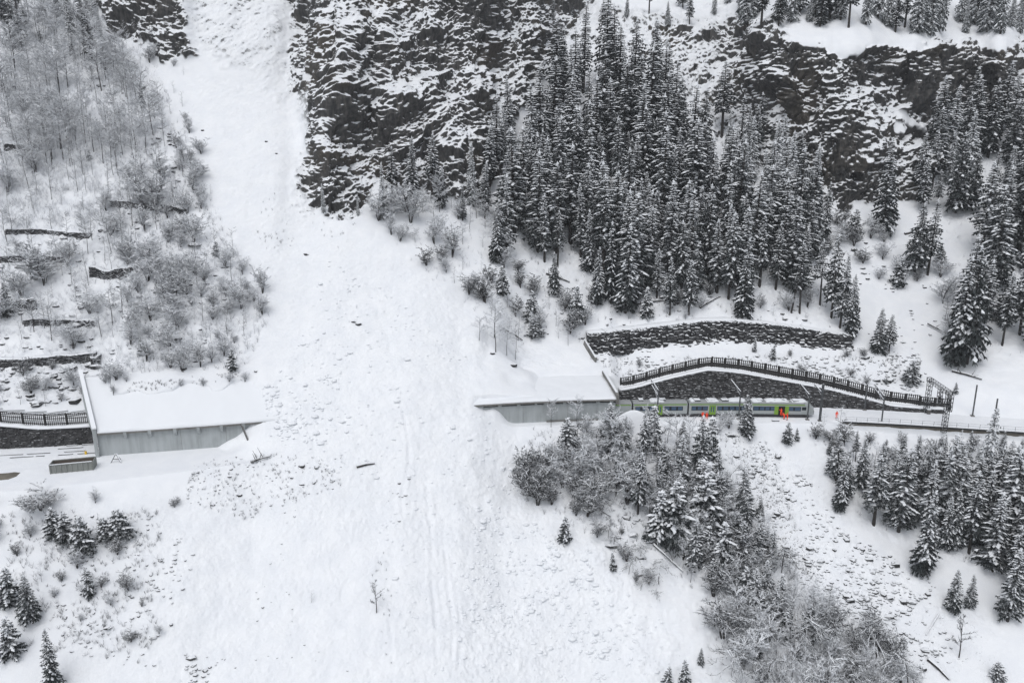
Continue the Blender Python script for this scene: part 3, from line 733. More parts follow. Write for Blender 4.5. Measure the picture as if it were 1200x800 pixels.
# right gallery: openings between the wall and the roof
gr = gallery('avalanche_gallery', XR0, XR1, ZR, .10, 0, -.06, 4.15, 'grey concrete rail gallery open below its roof edge, with the train leaving it', False)
for px in (548, 565, 586, 607.5, 627.5, 638, 661, 680, 700, 716):
    m = MB(); track_box(m, px_line(px), -.1, 4.4, .75 if px not in (627.5, 638) else .5, .5, .56); m.build('roof_post', M['concrete'], gr)
m = MB(); track_loft(m, XR0, XR1, [(.9,3.6),(.9,4.8),(1.0,4.8),(1.0,3.6)]); m.build('inner_shade_sheet', M['dark'], gr)  # black sheet paints the shade inside the gallery behind its openings
for px in (608, 660): 
    m = MB(); track_box(m, px_line(px)+.9, -.262, 2, .05, .02, 4.2); m.build('wall_joint', M['concrete_dark'], gr)
m = MB(); m.loft([[on_track(XR1+.3-.06*s+w, s, z) for s, z in [(-1.0,3.9),(-1.0,ZR+.9),(.3,ZR+1.2),(13.5,ZR+2.5),(13.5,3.9)]] for w in (-.3,.3)]); m.build('portal_wall', M['concrete_dark'], gr)
m = MB(); m.loft([[on_track(XR1+.3-.06*s+w, s, z) for s, z in [(.3,ZR+1.2),(13.4,ZR+2.5),(13.4,ZR+2.7),(.3,ZR+1.36)]] for w in (-.2,.32)]); m.build('parapet_snow', M['snow'], gr)
m = MB(); track_loft(m, xpx(640,493), xpx(700,491), [(-.6,-1.2),(-.6,.35),(-.25,.35),(-.25,-1.2)]); m.build('gap_shade_strip', M['concrete_dark'], gr)  # dark strip added to paint the shaded gap under the wall
# leaning bar at the buried end of the left gallery
m = MB(); x = xpx(283, 512, 3); m.bar(on_track(x-1.0,-1.15,5.1), on_track(x+.6,-3.2,1.0), .28, .28); m.bar(on_track(x-1.0,-1.15,5.27), on_track(x+.6,-3.2,1.17), .2, .08, 1)
single(m, 'leaning_beam', [M['timber_grey'], M['snow']], on_track(x,-2,0), 'slanting pale beam leaning on the gallery roof edge where the avalanche buries it', 'beam')
# ---------------------------------------------------------------- train
cars = [(69.6, 55.2), (54.8, 40.9), (40.5, 28.0), (27.6, 14.5)]
TS = 2.3
tr = thing('passenger_train', on_track(48, TS), 'silver passenger train with lime green stripe and doors, stopped outside the gallery', 'train')
def ring(x, s, hw=1.4, zb=.75, zs=2.95, zt=3.55, dz=0, tuck=1.0):
    P_ = [(-hw*.93,zb),(-hw,zb+.5),(-hw,zs),(-hw*.86,zt-.12),(-hw*.5,zt),(hw*.5,zt),(hw*.86,zt-.12),(hw,zs),(hw,zb+.5),(hw*.93,zb)]
    return [on_track(x, s+a*tuck, (z-zb)*1.0+zb+dz) for a, z in P_]
def strip(mb, xa, xb, z0, z1, out, mi=0, step=2.5, sides=(-1,)):
    n = max(1, int(abs(xb-xa)/step))
    for sg in sides: mb.loft([[on_track(q, TS+sg*1.40, z0), on_track(q, TS+sg*(1.40+out), z0), on_track(q, TS+sg*(1.40+out), z1), on_track(q, TS+sg*1.40, z1)] for q in [xa+(xb-xa)*i/n for i in range(n+1)]], mi)
def xt(px): return xpx(px, 487, 0)*1.0
DO = {0: [(908.5, 918.5, 1)], 1: [(829.5, 837, 0)], 2: [(767.5, 775, 0)], 3: []}
WI = {0: [(881,886.5),(888,893),(894.5,899),(900.5,906),(921,926),(928,934)], 1: [(809.5,814),(816,820.5),(822,827),(839.5,844),(846,851.5),(853.5,858.5),(860.5,865),(867,872)], 2: [(744,749),(752,757),(760,765),(778,783),(785.5,791),(793,798)], 3: []}
for ci, (xb, xa) in enumerate(cars):
    car = bpy.data.objects.new('carriage', None); COL.objects.link(car); car.parent = tr
    car.location = on_track((xa+xb)/2, TS)-origin(tr)
    car['label'] = ['leading carriage with cab and an open door', 'second carriage with a closed green door', 'third carriage behind the frosted trees', 'rear carriage halfway inside the gallery'][ci]
    nb_ = 8; m = MB(); rg = [ring(xa+(xb-xa)*i/nb_, TS) for i in range(nb_)]
    if ci == 0:
        rg += [ring(xb-1.9, TS), ring(xb-1.1, TS, 1.36, .7, 2.75, 3.40), ring(xb-.45, TS, 1.22, .7, 2.2, 2.75), ring(xb, TS, 1.0, .7, 1.4, 1.75)]
    else: rg.append(ring(xb, TS))
    m.loft(rg); m.build('body', M['silver'], car)
    m = MB(); xe = xb-(2.3 if ci == 0 else .15); strip(m, xa+.15, xe, 2.95, 3.16, .02); m.build('green_stripe', M['lime'], car); m = MB(); strip(m, xa+.15, xe, 2.95, 3.16, .02, sides=(1,)); m.build('green_stripe', M['lime'], car); m = MB(); strip(m, xa+.6, xe-1, 1.62, 2.62, .015, sides=(1,)); m.build('window_band', M['glass_dark'], car)
    m = MB(); rr = []
    for i in range(7):
        q = xa+.1+(xe-.1-xa)*i/6; rr.append([on_track(q, TS+a, z) for a, z in ((-1.36,3.18),(-1.3,3.46),(-.75,3.66),(.75,3.66),(1.3,3.46),(1.36,3.18))])
    m.loft(rr); m.build('roof', M['roof_grey'], car)
    m = MB(); strip(m, xa+.2, xb-(1.2 if ci == 0 else .2), .18, .72, -.12, 0, 3)
    m.build('skirt', M['underframe'], car)
    for q in ((xa+1.8, xb-2.6) if ci != 0 else (xa+1.8, xb-3.2)):
        m = MB(); track_box(m, q, TS, .42, 2.6, 2.3, .5)
        for w in (-.85,.85):
            for sg in (-1,1): 
                c_ = on_track(q+w, TS+sg*.8, .42); d = tdir(q); n_ = Vector((-d.y,d.x,0)); m.tube([c_-n_*.1, c_+n_*.1], .40, 10)
        m.build('bogie', M['underframe'], car)
    wl_ = WI[ci]
    if wl_:
        groups = [[wl_[0]]]
        for w in wl_[1:]:
            if w[0]-groups[-1][-1][1] > 4: groups.append([w])
            else: groups[-1].append(w)
        for g_ in groups:
            m = MB(); a, b = xt(g_[0][0])-.15, xt(g_[-1][1])+.15; strip(m, a, b, 1.62, 2.62, .015); band = m.build('window_band', M['glass_dark'], car)
            for w in g_:
                m = MB(); strip(m, xt(w[0]), xt(w[1]), 1.74, 2.50, .03, 0, 9); m.build('window', M['glass'], band)
    for (a, b, op) in DO[ci]:
        xa_, xb_ = xt(a), xt(b); m = MB()
        if op:
            strip(m, xa_-.75, xa_+.15, .75, 2.75, .09); m.build('door', M['lime'], car); m = MB(); strip(m, xb_-.35, xb_+.5, .75, 2.75, .09)
        else:
            strip(m, xa_, xa_+.32, .62, 2.82, .05); strip(m, xb_-.32, xb_, .62, 2.82, .05); strip(m, xa_, xb_, .62, 1.2, .045); strip(m, xa_, xb_, 2.55, 2.82, .045); strip(m, (xa_+xb_)/2-.12, (xa_+xb_)/2+.12, .7, 2.7, .05)
        dr_ = m.build('door', M['lime'], car)
        m = MB(); strip(m, xa_+(.15 if op else .3), xb_-.3, .75 if op else 1.25, 2.7 if op else 2.5, .03); m.build('doorway_shade' if op else 'door_window', M['dark' if op else 'glass'], dr_)  # open door: flat black sheet paints the shade inside the carriage
    if ci:
        m = MB(); track_box(m, xb+.2, TS, 1.9, .5, 2.2, 2.5); m.build('gangway', M['underframe'], car)
    else:
        m = MB()
        a = [on_track(xb-1.12, TS+q, 3.36) for q in (-1.0,1.0)]; b = [on_track(xb-.42, TS+q, 2.72) for q in (1.05,-1.05)]; b2=[on_track(xb+.0, TS+q, 1.9) for q in (.9,-.9)]
        sh = Vector((.06,0,.05))
        m.poly([p+sh for p in (a[0],b[1],b[0],a[1])]); m.poly([p+sh for p in (b[1],b2[1],b2[0],b[0])]); m.build('windscreen', M['glass_dark'], car)
        m = MB(); strip(m, xb-2.9, xb-1.95, 1.85, 2.6, .02, 0, 9); m.build('cab_window', M['glass_dark'], car)
        for sg in (-1,1): 
            m = MB(); track_box(m, xb+.02, TS+sg*.72, 1.32, .12, .3, .2); m.build('headlight', M['helmet'], car)
    m = MB(); rq = random.Random(ci+50); eq = []
    for q in ([xa+2, xa+5.2, xb-5.5] if ci else [xa+2.2, xa+5, xa+7.4, xb-4.2]):
        m = MB(); track_box(m, q, TS+rq.uniform(-.3,.3), 3.80, rq.uniform(1.0,1.9), 1.5, .30); m.build('roof_unit', M['steel'], car)
    if ci in (0, 2):
        m = MB()
        c_ = on_track(xa+6.4, TS, 3.8); d = tdir(xa+6); m.bar(c_+Vector((0,-.7,0)), c_+d*1.1+Vector((0,-.4,.25)), .1); m.bar(c_+Vector((0,.7,0)), c_+d*1.1+Vector((0,.4,.25)), .1); m.bar(c_+d*1.1+Vector((0,-.9,.25)), c_+d*1.1+Vector((0,.9,.25)), .12); m.build('pantograph', M['steel'], car)
    patches = {0: [(xa+.3,xa+2.6),(xa+3.4,xa+8.6),(xa+9.3,xb-1.7)], 1: [(xa+.4,xa+1.4),(xa+4.2,xa+6.9),(xa+9.2,xb-.5)], 2: [(xa+4.0,xa+7.2)], 3: [(xa+2,xb-4)]}[ci]
    for (a, b) in patches:
        m = MB(); rr = []; n_ = max(3, int((b-a)/.5))
        for i in range(n_+1):
            q = a+(b-a)*i/n_; e_ = math.sin(math.pi*min(1, max(0, i/n_*4 if i < n_/2 else (1-i/n_)*4))/2); hh = .06+.30*e_*(.8+.3*float(vnoise(q*1.1,0,ci,3)))
            w = 1.32-.25*rq.random(); rr.append([on_track(q, TS+s_*w, 3.30+(0.34 if abs(s_) < .95 else 0)+(hh if abs(s_) < .95 else hh*.2)) for s_ in (-1,-.8,-.4,0,.4,.8,1)]+[on_track(q, TS+s_, 3.4) for s_ in (1,-1)])
        m.loft(rr); m.build('roof_snow', M['snow'], car, True)
# ---------------------------------------------------------------- people in orange
def person(base, face, pose, label, helmet=True):
    """one skinned body; the clothes are its own surface"""
    A = math.radians
    j = {'pel':(0,0,.95),'waist':(0,.0,1.1),'chest':(0,.02,1.35),'neck':(0,.02,1.5),'head':(0,.04,1.62),'crown':(0,.04,1.74),
         'shL':(.2,0,1.42),'elL':(.28,.02,1.13),'haL':(.27,.14,.88),'fiL':(.27,.2,.80),'shR':(-.2,0,1.42),'elR':(-.28,.02,1.13),'haR':(-.27,.14,.88),'fiR':(-.27,.2,.80),
         'hiL':(.1,0,.9),'knL':(.12,.03,.5),'anL':(.13,0,.09),'toL':(.14,.17,.05),'hiR':(-.1,0,.9),'knR':(-.12,.03,.5),'anR':(-.13,0,.09),'toR':(-.14,.17,.05)}
    j.update(pose)
    rad = {'pel':.15,'waist':.14,'chest':.17,'neck':.07,'head':.105,'crown':.07,'sh':.085,'el':.06,'ha':.045,'fi':.035,'hi':.11,'kn':.08,'an':.065,'to':.05}
    names = list(j); idx = {n: i for i, n in enumerate(names)}
    E = [('pel','waist'),('waist','chest'),('chest','neck'),('neck','head'),('head','crown')]+[(a+s, b+s) for s in 'LR' for a, b in (('sh','el'),('el','ha'),('ha','fi'),('hi','kn'),('kn','an'),('an','to'))]+[('chest','shL'),('chest','shR'),('pel','hiL'),('pel','hiR')]
    me = bpy.data.meshes.new('skel'); me.from_pydata([j[n] for n in names], [(idx[a], idx[b]) for a, b in E], [])
    o = bpy.data.objects.new('tmp', me); COL.objects.link(o)
    sk = o.modifiers.new('s', 'SKIN'); 
    if not me.skin_vertices: bpy.context.view_layer.update()
    for i, n in enumerate(names):
        r_ = rad.get(n, rad.get(n[:2], .08)); me.skin_vertices[0].data[i].radius = (r_, r_); me.skin_vertices[0].data[i].use_root = (n == 'pel')
    o.modifiers.new('u', 'SUBSURF').levels = 1
    dg = bpy.context.evaluated_depsgraph_get(); nm = bpy.data.meshes.new_from_object(o.evaluated_get(dg)); bpy.data.objects.remove(o)
    nm.name = 'person'
    nm.materials.clear()
    for k in ('orange', 'skin', 'boot'): nm.materials.append(M[k])
    hd = Vector(j['head']); ft = [Vector(j['anL']), Vector(j['anR'])]; hn = [Vector(j['fiL']), Vector(j['fiR'])]
    for p in nm.polygons:
        c = p.center; p.use_smooth = True
        p.material_index = 1 if (c-hd).length < .16 and c.z > hd.z-.13 or min((c-h).length for h in hn) < .08 else 2 if min((c-f).length for f in ft) < .13 or c.z < .12 else 0
    b = bpy.data.objects.new('person', nm); COL.objects.link(b); b.location = base; b.rotation_euler = (0,0,face); tag(b, label, 'person', 'railway workers in orange')
    if helmet:
        m = MB(); c = Vector(j['head'])+Vector((0,0,.05))
        rr = []
        for k in range(5):
            a = k*math.pi/8; rr.append([c+Vector((math.cos(t*.7854)*.135*math.cos(a), math.sin(t*.7854)*.15*math.cos(a), .125*math.sin(a)+.0)) for t in range(8)])
        m.loft(rr); me2 = m.mesh('helmet', M['orange'], True); h = bpy.data.objects.new('helmet', me2); COL.objects.link(h); h.parent = b
    # face: nose and brow as a small child mesh
    m = MB(); c = Vector(j['head'])+Vector((0,.10,0)); m.loft([[c+Vector((-.016,0,-.02)), c+Vector((.016,0,-.02)), c+Vector((.009,0,.035)), c+Vector((-.009,0,.035))], [c+Vector((-.006,.03,-.015))]*2+[c+Vector((0,.015,.02))]*2]); me3 = m.mesh('nose', M['skin']); f_ = bpy.data.objects.new('nose', me3); COL.objects.link(f_); f_.parent = b
    return b
def gz(x, s): return on_track(x, s, 0)
stride = {'knL':(.12,.22,.52),'anL':(.13,.30,.12),'toL':(.14,.46,.08),'anR':(-.13,-.25,.12),'toR':(-.14,-.1,.05),'knR':(-.12,-.05,.5)}
reach = {'elR':(-.30,.25,1.30),'haR':(-.25,.48,1.38),'fiR':(-.24,.56,1.40),'elL':(.30,.22,1.25),'haL':(.25,.45,1.30),'fiL':(.24,.53,1.32)}
bent = {'waist':(0,.10,1.08),'chest':(0,.33,1.24),'neck':(0,.45,1.33),'head':(0,.54,1.40),'crown':(0,.60,1.50),'shL':(.2,.36,1.26),'shR':(-.2,.36,1.26),'elL':(.26,.48,.98),'haL':(.22,.62,.76),'fiL':(.2,.66,.68),'elR':(-.26,.48,.98),'haR':(-.22,.62,.76),'fiR':(-.2,.66,.68)}
def at_train(px, s): return on_track(xt(px), s, .02)
person(at_train(821, -.2), 2.6, {}, 'standing person in orange nearer the frosted spruce beside the train', False)
person(at_train(824.6, -.9), -.6, stride, 'striding person in orange just left of the closed green train door')
pp = at_train(912, .45); pp.z = .55
person(pp, 0.2, reach, 'person in orange climbing up into the open train door')
person(at_train(914.6, -.5), .5, bent, 'person in orange bending forward on the snow below the open train door')
person(at_train(917.3, -1.0), 1.4, reach, 'person in orange standing right of the open train door with raised arms')
person(on_track(xpx(978,489),1.2,.02), 3.0, {}, 'lone person in orange standing on the snowy track ahead of the train')
m = MB(); p = on_track(xpx(907,491), -1.6, .1); m.box(p, (1.6,.6,.28)); m.box(p+Vector((0,0,.2)), (1.5,.5,.12), mi=1)
single(m, 'equipment_case', [M['steel'], M['snow']], p, 'small snow covered grey case lying in front of the open train door', 'case')
# ---------------------------------------------------------------- catenary masts
def mast(px, s, h, arms, label, back=None, w=.22):
    x = xpx(px, 490)
    for _ in range(6): 
        p = on_track(x, s); x += (px-px_of(p)[0])/pxm(p)
    p = on_track(x, s); g = thing('catenary_mast', p, label, 'mast', 'masts of the overhead line')
    m = MB(); d = tdir(x); n = Vector((-d.y, d.x, 0))
    m.box(p+UPZ*(h/2-.6), (w*.35, w, h+1.2), (d, n, UPZ)); m.box(p+UPZ*(h/2-.6)+d*w*.5, (.05, w*.9, h+1.2), (d, n, UPZ)); m.box(p+UPZ*(h/2-.6)-d*w*.5, (.05, w*.9, h+1.2), (d, n, UPZ)); m.build('pole', M['steel'], g)
    m = MB(); m.box(p-UPZ*.1, (.8,.8,.6), (d, n, UPZ)); m.build('foundation', M['concrete_dark'], g)
    for (z, L, rise) in arms:
        a = p+UPZ*z; b = a+n*L+UPZ*rise; m = MB(); m.bar(a, b, .13, .16); m.bar(a+n*L*.6+UPZ*(rise*.6-.02), a-UPZ*.9, .07); 
        ar = m.build('cantilever_arm', M['steel_dark'], g)
        m = MB(); m.bar(a+UPZ*.17+n*.3, b+UPZ*.17, .17, .13); m.build('arm_snow', M['snow'], ar)
        m = MB(); m.tube([b-n*.5-UPZ*.1, b-n*.5-UPZ*.75], .07, 6); m.build('insulator', M['concrete_dark'], ar)
    return g
mast(770, -.7, 7.2, [(6.9,8.2,.3),(5.6,7.0,.4)], 'mast nearest the gallery, with two snow covered arms, in front of the train')
mast(865.5, -.7, 6.8, [(6.6,8.0,.3)], 'mast with one snowy arm behind the tall snowy spruce by the train')
mast(946, -.4, 6.2, [(5.9,7.5,.35)], 'thin mast with its arm directly in front of the cab of the train')
mast(960.5, -1.0, 8.8, [(6.6,6.4,.2)], 'thickest and tallest mast, on the snow bank just ahead of the cab', w=.42)
mast(1033, -.1, 6.4, [(6.1,7.8,.5),(5.2,7.8,.4)], 'mast on the parapet joined by snowy arms to the dark mast behind')
mast(1013, 8.3, 6.4, [], 'dark mast behind the tracks against the foot of the stone wall')
mast(1139.5, 8.5, 7.6, [], 'bare mast between the lattice gantry and the frosted spruce')
mast(1163.5, .4, 7.0, [], 'bare mast just right of the frosted spruce above the parapet')
# lattice gantry
def lattice(mb, a, b, w, up, bays, r=.07):
    a = Vector(a); b = Vector(b); d = (b-a).normalized(); u = up; v = d.cross(u).normalized()
    cs = [(w/2*i, w/2*k) for i in (-1,1) for k in (-1,1)]
    for i, k in cs: mb.bar(a+u*i+v*k, b+u*i+v*k, r*1.3)
    for q in range(bays+1):
        c = a.lerp(b, q/bays)
        for s_ in (-1,1):
            mb.bar(c+u*(-w/2)+v*s_*w/2, c+u*(w/2)+v*s_*w/2, r); mb.bar(c+v*(-w/2)+u*s_*w/2, c+v*(w/2)+u*s_*w/2, r)
            if q < bays: e = a.lerp(b, (q+1)/bays); mb.bar(c+u*(-w/2)+v*s_*w/2, e+u*(w/2)+v*s_*w/2, r*.8)
def on_px(px, s):
    x = xpx(px, 490)
    for _ in range(6): p = on_track(x, s); x += (px-px_of(p)[0])/pxm(p)
    return on_track(x, s)
pf = on_px(1106.5, -1.0); pb = on_px(1085, 8.6); dd = (pb-pf).normalized(); HG = 8.6
gt = thing('signal_gantry', pf, 'dark steel lattice gantry spanning the tracks at the end of the dark fence', 'gantry')
m = MB(); lattice(m, pf-UPZ*1.2, pf+UPZ*HG, .85, Vector((1,0,0)), 11); m.build('pylon', M['steel_dark'], gt)
m = MB(); lattice(m, pb-UPZ*.3, pb+UPZ*HG, .85, Vector((1,0,0)), 9); m.build('pylon', M['steel_dark'], gt)
m = MB(); lattice(m, pf-dd*.6+UPZ*(HG-.5), pb+dd*.8+UPZ*(HG-.5), .95, UPZ, 9); m.build('cross_beam', M['steel_dark'], gt)
for k, (hh) in ((.42,3.4),(.0,3.9)):
    c = pf.lerp(pb, k)+UPZ*(HG-.9)+Vector((.55 if k == 0 else 0,0,0)); m = MB(); lattice(m, c, c-UPZ*hh, .75, Vector((1,0,0)), 4, .08); m.box(c-UPZ*(hh-.9), (.6,.25,1.3)); m.build('signal_cage', M['steel_dark'], gt)
p = on_px(1088, 8.0)+UPZ*.5; m = MB(); m.box(p, (.7,.5,1.2)); m.box(p+UPZ*.66, (.8,.6,.12), mi=1)
single(m, 'relay_cabinet', [M['timber_grey'], M['snow']], p-UPZ*.5, 'small pale cabinet at the foot of the rear gantry pylon', 'cabinet')
# ---------------------------------------------------------------- big stone wall, fence and parapet on the right
path = []
for x in np.linspace(26.5, CR[-1,0]+1.5, 46):
    h = max(.7, float(hwall(x))); path.append((on_track(x, SB-.35, 0), h+.15))
stone_wall('retaining_wall', path, 'long dark stone retaining wall with peaked snowy coping behind the train', 'retaining wall', 1.2, .45, .42, .95, .26, 'stone_big', seed=3, cap_t=.30, cap_w=.25)
def fence(name, pts, label, bay, hf, slw=.10, gap=.20, lean=0, brace=False, group=None, seed=1, solid=0):
    r = random.Random(seed); g = thing(name, pts[len(pts)//2], label, 'fence', group); cum = [0]
    for a, b in zip(pts, pts[1:]): cum.append(cum[-1]+(b.xy-a.xy).length)
    def at(u):
        k = next((i for i in range(len(cum)-1) if cum[i+1] >= u), len(cum)-2); return pts[k].lerp(pts[k+1], (u-cum[k])/max(1e-6, cum[k+1]-cum[k]))
    n = max(1, int(round(cum[-1]/bay)))
    for i in range(n+1):
        p = at(cum[-1]*i/n); h = hf((i)/n); m = MB(); m.box(p+UPZ*(h/2-.4), (.2,.2,h+.9)); po = m.build('post', M['timber_dark'], g)
        if i == n: break
        q = at(cum[-1]*(i+1)/n-.01); d = q-p; L = d.length; ns = int(L/gap); m = MB(); zt = max(p.z, q.z)
        for k in range(ns):
            u = (k+.5)/ns; c = p.lerp(q, u); hh = h*r.uniform(.94,1.02); m.box((c.x, c.y+.05, c.z+hh/2-.3), (slw, .06, hh+.6)); m.box((c.x, c.y+.05, c.z+hh+.03), (slw+.02,.10,.07), mi=1)
        for z in (.25,.62,.92):
            m.bar(p+UPZ*h*z+Vector((0,.12,0)), q+UPZ*h*z+Vector((0,.12,0)), .09, .16)
        if solid: m.bar(p+UPZ*h*.30+Vector((0,.16,0)), q+UPZ*h*.30+Vector((0,.16,0)), .05, h*solid)
        if brace:
            nv = Vector((-d.y, d.x, 0)).normalized()
            for zz in (.97, .86, .72): m.bar(p+UPZ*h*zz+nv*.2, q+UPZ*h*(zz+.03)+nv*1.5, .12, .10, 0); m.bar(p+UPZ*(h*zz+.12)+nv*.2, q+UPZ*(h*(zz+.03)+.12)+nv*1.5, .14, .12, 1)
        m.build('slat_panel', [M['timber_dark'], M['snow']], g)
    return g
fp = []
for x in np.linspace(27, CR[-1,0]+3, 40):
    h = float(hwall(min(x, CR[-1,0]))); s = SB+.45*h+1.5; fp.append(on_track(x, s, h+.35))
fence('slat_fence', fp, 'dark vertical slat fence following the crest of the long wall behind the train', 3.3, lambda u: 2.5+.5*math.sin(u*3.1) if u < .9 else 2.4, .24, .46, seed=4, solid=.4)
# parapet with railing
XE0, XE1 = xpx(985,491), xpx(1400,519)
g = thing('parapet_wall', on_track((XE0+XE1)/2, -.4), 'low weathered edge wall carrying the tracks above the lower spruces', 'parapet')
m = MB(); track_loft(m, XE0, XE1, [(-.65,-2.6),(-.55,-.25),(-.1,-.25),(-.1,-2.6)]); m.build('wall_face', M['concrete_brown'], g)
m = MB(); track_loft(m, XE0, XE1, [(-.95,-.26),(-.95,.10),(-.1,.16),(-.1,-.26)]); m.build('edge_beam', M['steel_dark'], g)
m = MB(); track_loft(m, XE0, XE1, [(-.93,.10),(-.88,.17),(-.1,.26),(-.1,.16)]); m.build('edge_snow', M['snow'], g)
g = thing('railing', on_track((XE0+XE1)/2, -.7), 'thin steel railing along the weathered edge wall beside the tracks', 'railing')
for x in np.arange(XE0+.6, XE1, 2.3):
    m = MB(); m.box(on_track(x, -.75, .6), (.05,.05,1.1)); m.build('post', M['steel'], g)
for z in (.62, 1.12):
    m = MB(); track_loft(m, XE0+.3, XE1, [(-.77,z-.02),(-.77,z+.02),(-.73,z+.02),(-.73,z-.02)], 3); m.build('rail', M['steel'], g)
# ---------------------------------------------------------------- left wall, fence, skip, things on the terrace
path = [(on_track(x, SBL+.1, 0), float(lwall(x))+.1) for x in np.linspace(-135, -86.8, 30)]
stone_wall('retaining_wall', path, 'dark stone retaining wall with snowy coping left of the gallery portal', 'retaining wall', 1.0, .10, .36, .75, .22, 'stone_big', seed=8, cap_t=.34, cap_w=.3)
fp = [on_track(x, SBL+1.8, float(lwall(x))-.1) for x in np.linspace(-135, -87.8, 24)]
fence('slat_fence', fp, 'tall dark timber slat fence on the wall left of the gallery portal', 4.3, lambda u: 3.0, .13, .36, brace=True, seed=9)
c0 = track_pt(59, 555); c1 = track_pt(110, 550.2); a = Vector((*c0,0)); b = Vector((*c1,0)); d = (b-a).normalized(); n = Vector((-d.y,d.x,0)); L = (b-a).length; mid = (a+b)/2+n*1.2
g = thing('skip_container', mid, 'open grey ribbed steel skip standing on the snow before the gallery portal', 'skip')
ax = (d, n, UPZ); HS = 1.7; m = MB()
for sg in (-1,1): m.box(mid+n*sg*1.2+UPZ*(HS/2), (L,.08,HS), ax); m.box(mid+d*sg*(L/2-.04)+UPZ*HS/2, (.08,2.32,HS), ax)
m.box(mid+UPZ*.12, (L-.2,2.3,.1), ax); m.build('shell', M['zinc'], g)
for k in range(9):
    for sg in (-1,1):
        m = MB(); m.box(mid+d*(-L/2+.1+(L-.2)*k/8)+n*sg*1.28+UPZ*(HS/2), (.22,.22,HS-.05), ax); m.build('rib', M['zinc'], g)
m = MB()
for sg in (-1,1): m.box(mid+n*sg*1.24+UPZ*(HS+.03), (L+.1,.2,.12), ax); m.box(mid+d*sg*L/2+UPZ*(HS+.03), (.16,2.3,.12), ax)
m.build('rim', M['zinc'], g)
m = MB(); m.box(mid+n*1.13+UPZ*(HS/2+.1), (L-.3,.05,HS-.3), ax); m.box(mid+UPZ*.6, (L-.3,2.2,.9), ax); m.build('load', M['rust'], g)
m = MB(); m.box(mid-n*1.24+UPZ*(HS+.13), (L*.96,.2,.09), ax); m.build('rim_snow', M['snow'], g)
a = Vector((*track_pt(-30,553),.05)); rr = [Vector((*track_pt(x_,y_),.03)) for x_, y_ in ((-30,557),(0,556),(14,555),(24,553.6),(19,558),(10,561.5),(0,562.5),(-30,563))]
m = MB(); c = sum(rr, Vector())/8; top = [c+(p-c)*.7+UPZ*.35 for p in rr]; m.loft([[c+(p-c)*1.02-UPZ*.3 for p in rr], rr, top][::-1]); single(m, 'grit_heap', M['gravel'], c, 'low flat heap of bare brown grit on the snow at the left edge', 'grit heap')
p = Vector((*track_pt(137,541),0)); g = thing('warning_trestle', p, 'snow covered trestle standing by the corner of the left gallery wall', 'trestle')
for k, (w) in enumerate((-.7,.7)):
    m = MB(); m.bar(p+Vector((w*.2,0,1.6)), p+Vector((w*1.5,-.4,-.1)), .16); m.bar(p+Vector((w*.2,0,1.78)), p+Vector((w*1.5,-.4,.08)), .18,.12,1); m.build('leg', [M['timber_dark'], M['snow']], g)
m = MB(); m.bar(p+Vector((0,0,1.7)), p+Vector((.1,1.3,-.1)), .16); m.build('leg', M['timber_dark'], g); m = MB(); m.bar(p+Vector((-.8,-.2,.7)), p+Vector((.8,-.2,.7)), .1,.12); m.build('cross_bar', M['timber_dark'], g)
tk = MB(); rq = random.Random(3)
for s in (1.6, 3.1, 5.2, 6.7):
    x = -110.
    while x < -84.5:
        l = rq.uniform(1.5,6)
        if (-104 < x < -94 and s < 4) or x > -93: 
            a, b = on_track(x, s, .10), on_track(min(x+l, -83), s, .10); tk.bar(a, b, .16+.2*(x>-93), .12)
        x += l+rq.uniform(.3,3)
tk.build('railway_track', M['steel_dark']).__setitem__('kind', 'structure')
m = MB(); p = on_track(-86.4, 1.2, .3); m.box(p, (.35,.3,.7)); single(m, 'marker_block', M['yellow'], p, 'tiny yellow marker beside the rails at the left gallery portal', 'marker')
# upper wall of piled stone below the forest
bot = [(690,414),(715,414),(740,411),(770,407),(800,403),(830,400),(860,399),(900,401),(950,405),(1000,409)]
top = [(690,391),(715,389),(740,386),(770,382.5),(800,379),(830,376),(860,375.5),(900,379),(950,386),(1000,393)]
path = []
for (x1, y1), (_, y2) in zip(bot, top):
    p = surf(x1, y1); h = (y1-y2)/pxm(p)/.955; path.append((p+Vector((0,.5,.3)), h*.80))
stone_wall('gabion_wall', path, 'rough wall of piled stones with snow on every ledge below the forest edge', 'stone wall', 6.0, .42, .80, .85, .8, 'stone', seed=12, cap_t=.14, cap_w=-.5, rough=.24)
m = MB(); a = surf(685,404)+UPZ*.6; b = surf(698,425)+UPZ*.4; m.bar(a, b, .35, 1.8); m.bar(a+UPZ*.97, b+UPZ*.97, .4, .12, 1)
single(m, 'wing_wall', [M['concrete_dark'], M['snow']], a, 'small slanting concrete wing wall at the left end of the piled stone wall', 'wall')
# terrace walls on the left hillside
TW = [([(-30,429),(30,427),(70,424),(113,420)],1.6,'lowest and longest dark terrace wall, just above the tall slat fence'),
      ([(28,380),(60,379),(112,381)],1.3,'second terrace wall up the left hillside, half hidden by shrubs'),
      ([(106,321),(128,324),(151,321)],1.7,'short blocky dark terrace wall standing alone in the middle of the left hillside'),
      ([(-20,306),(30,304),(76,305)],1.3,'terrace wall at the left edge beside the short blocky wall'),
      ([(8,272),(50,272),(104,278)],1.1,'narrow terrace wall among thin frosted saplings'),
      ([(130,240),(170,242),(216,249)],1.2,'upper terrace wall ending near the avalanche track'),
      ([(6,175),(28,176),(47,175)],1.5,'highest small terrace wall under the frosted wood'),
      ([(14,364),(30,362),(44,360)],2.6,'rough stone outcrop wall beside the dark spruce at the left edge'),
      ([(165,317),(180,317)],1.1,'tiny piece of broken terrace wall right of the blocky one'),
      ([(108,426),(118,424)],1.6,'short wall stub right beside the gallery parapet')]
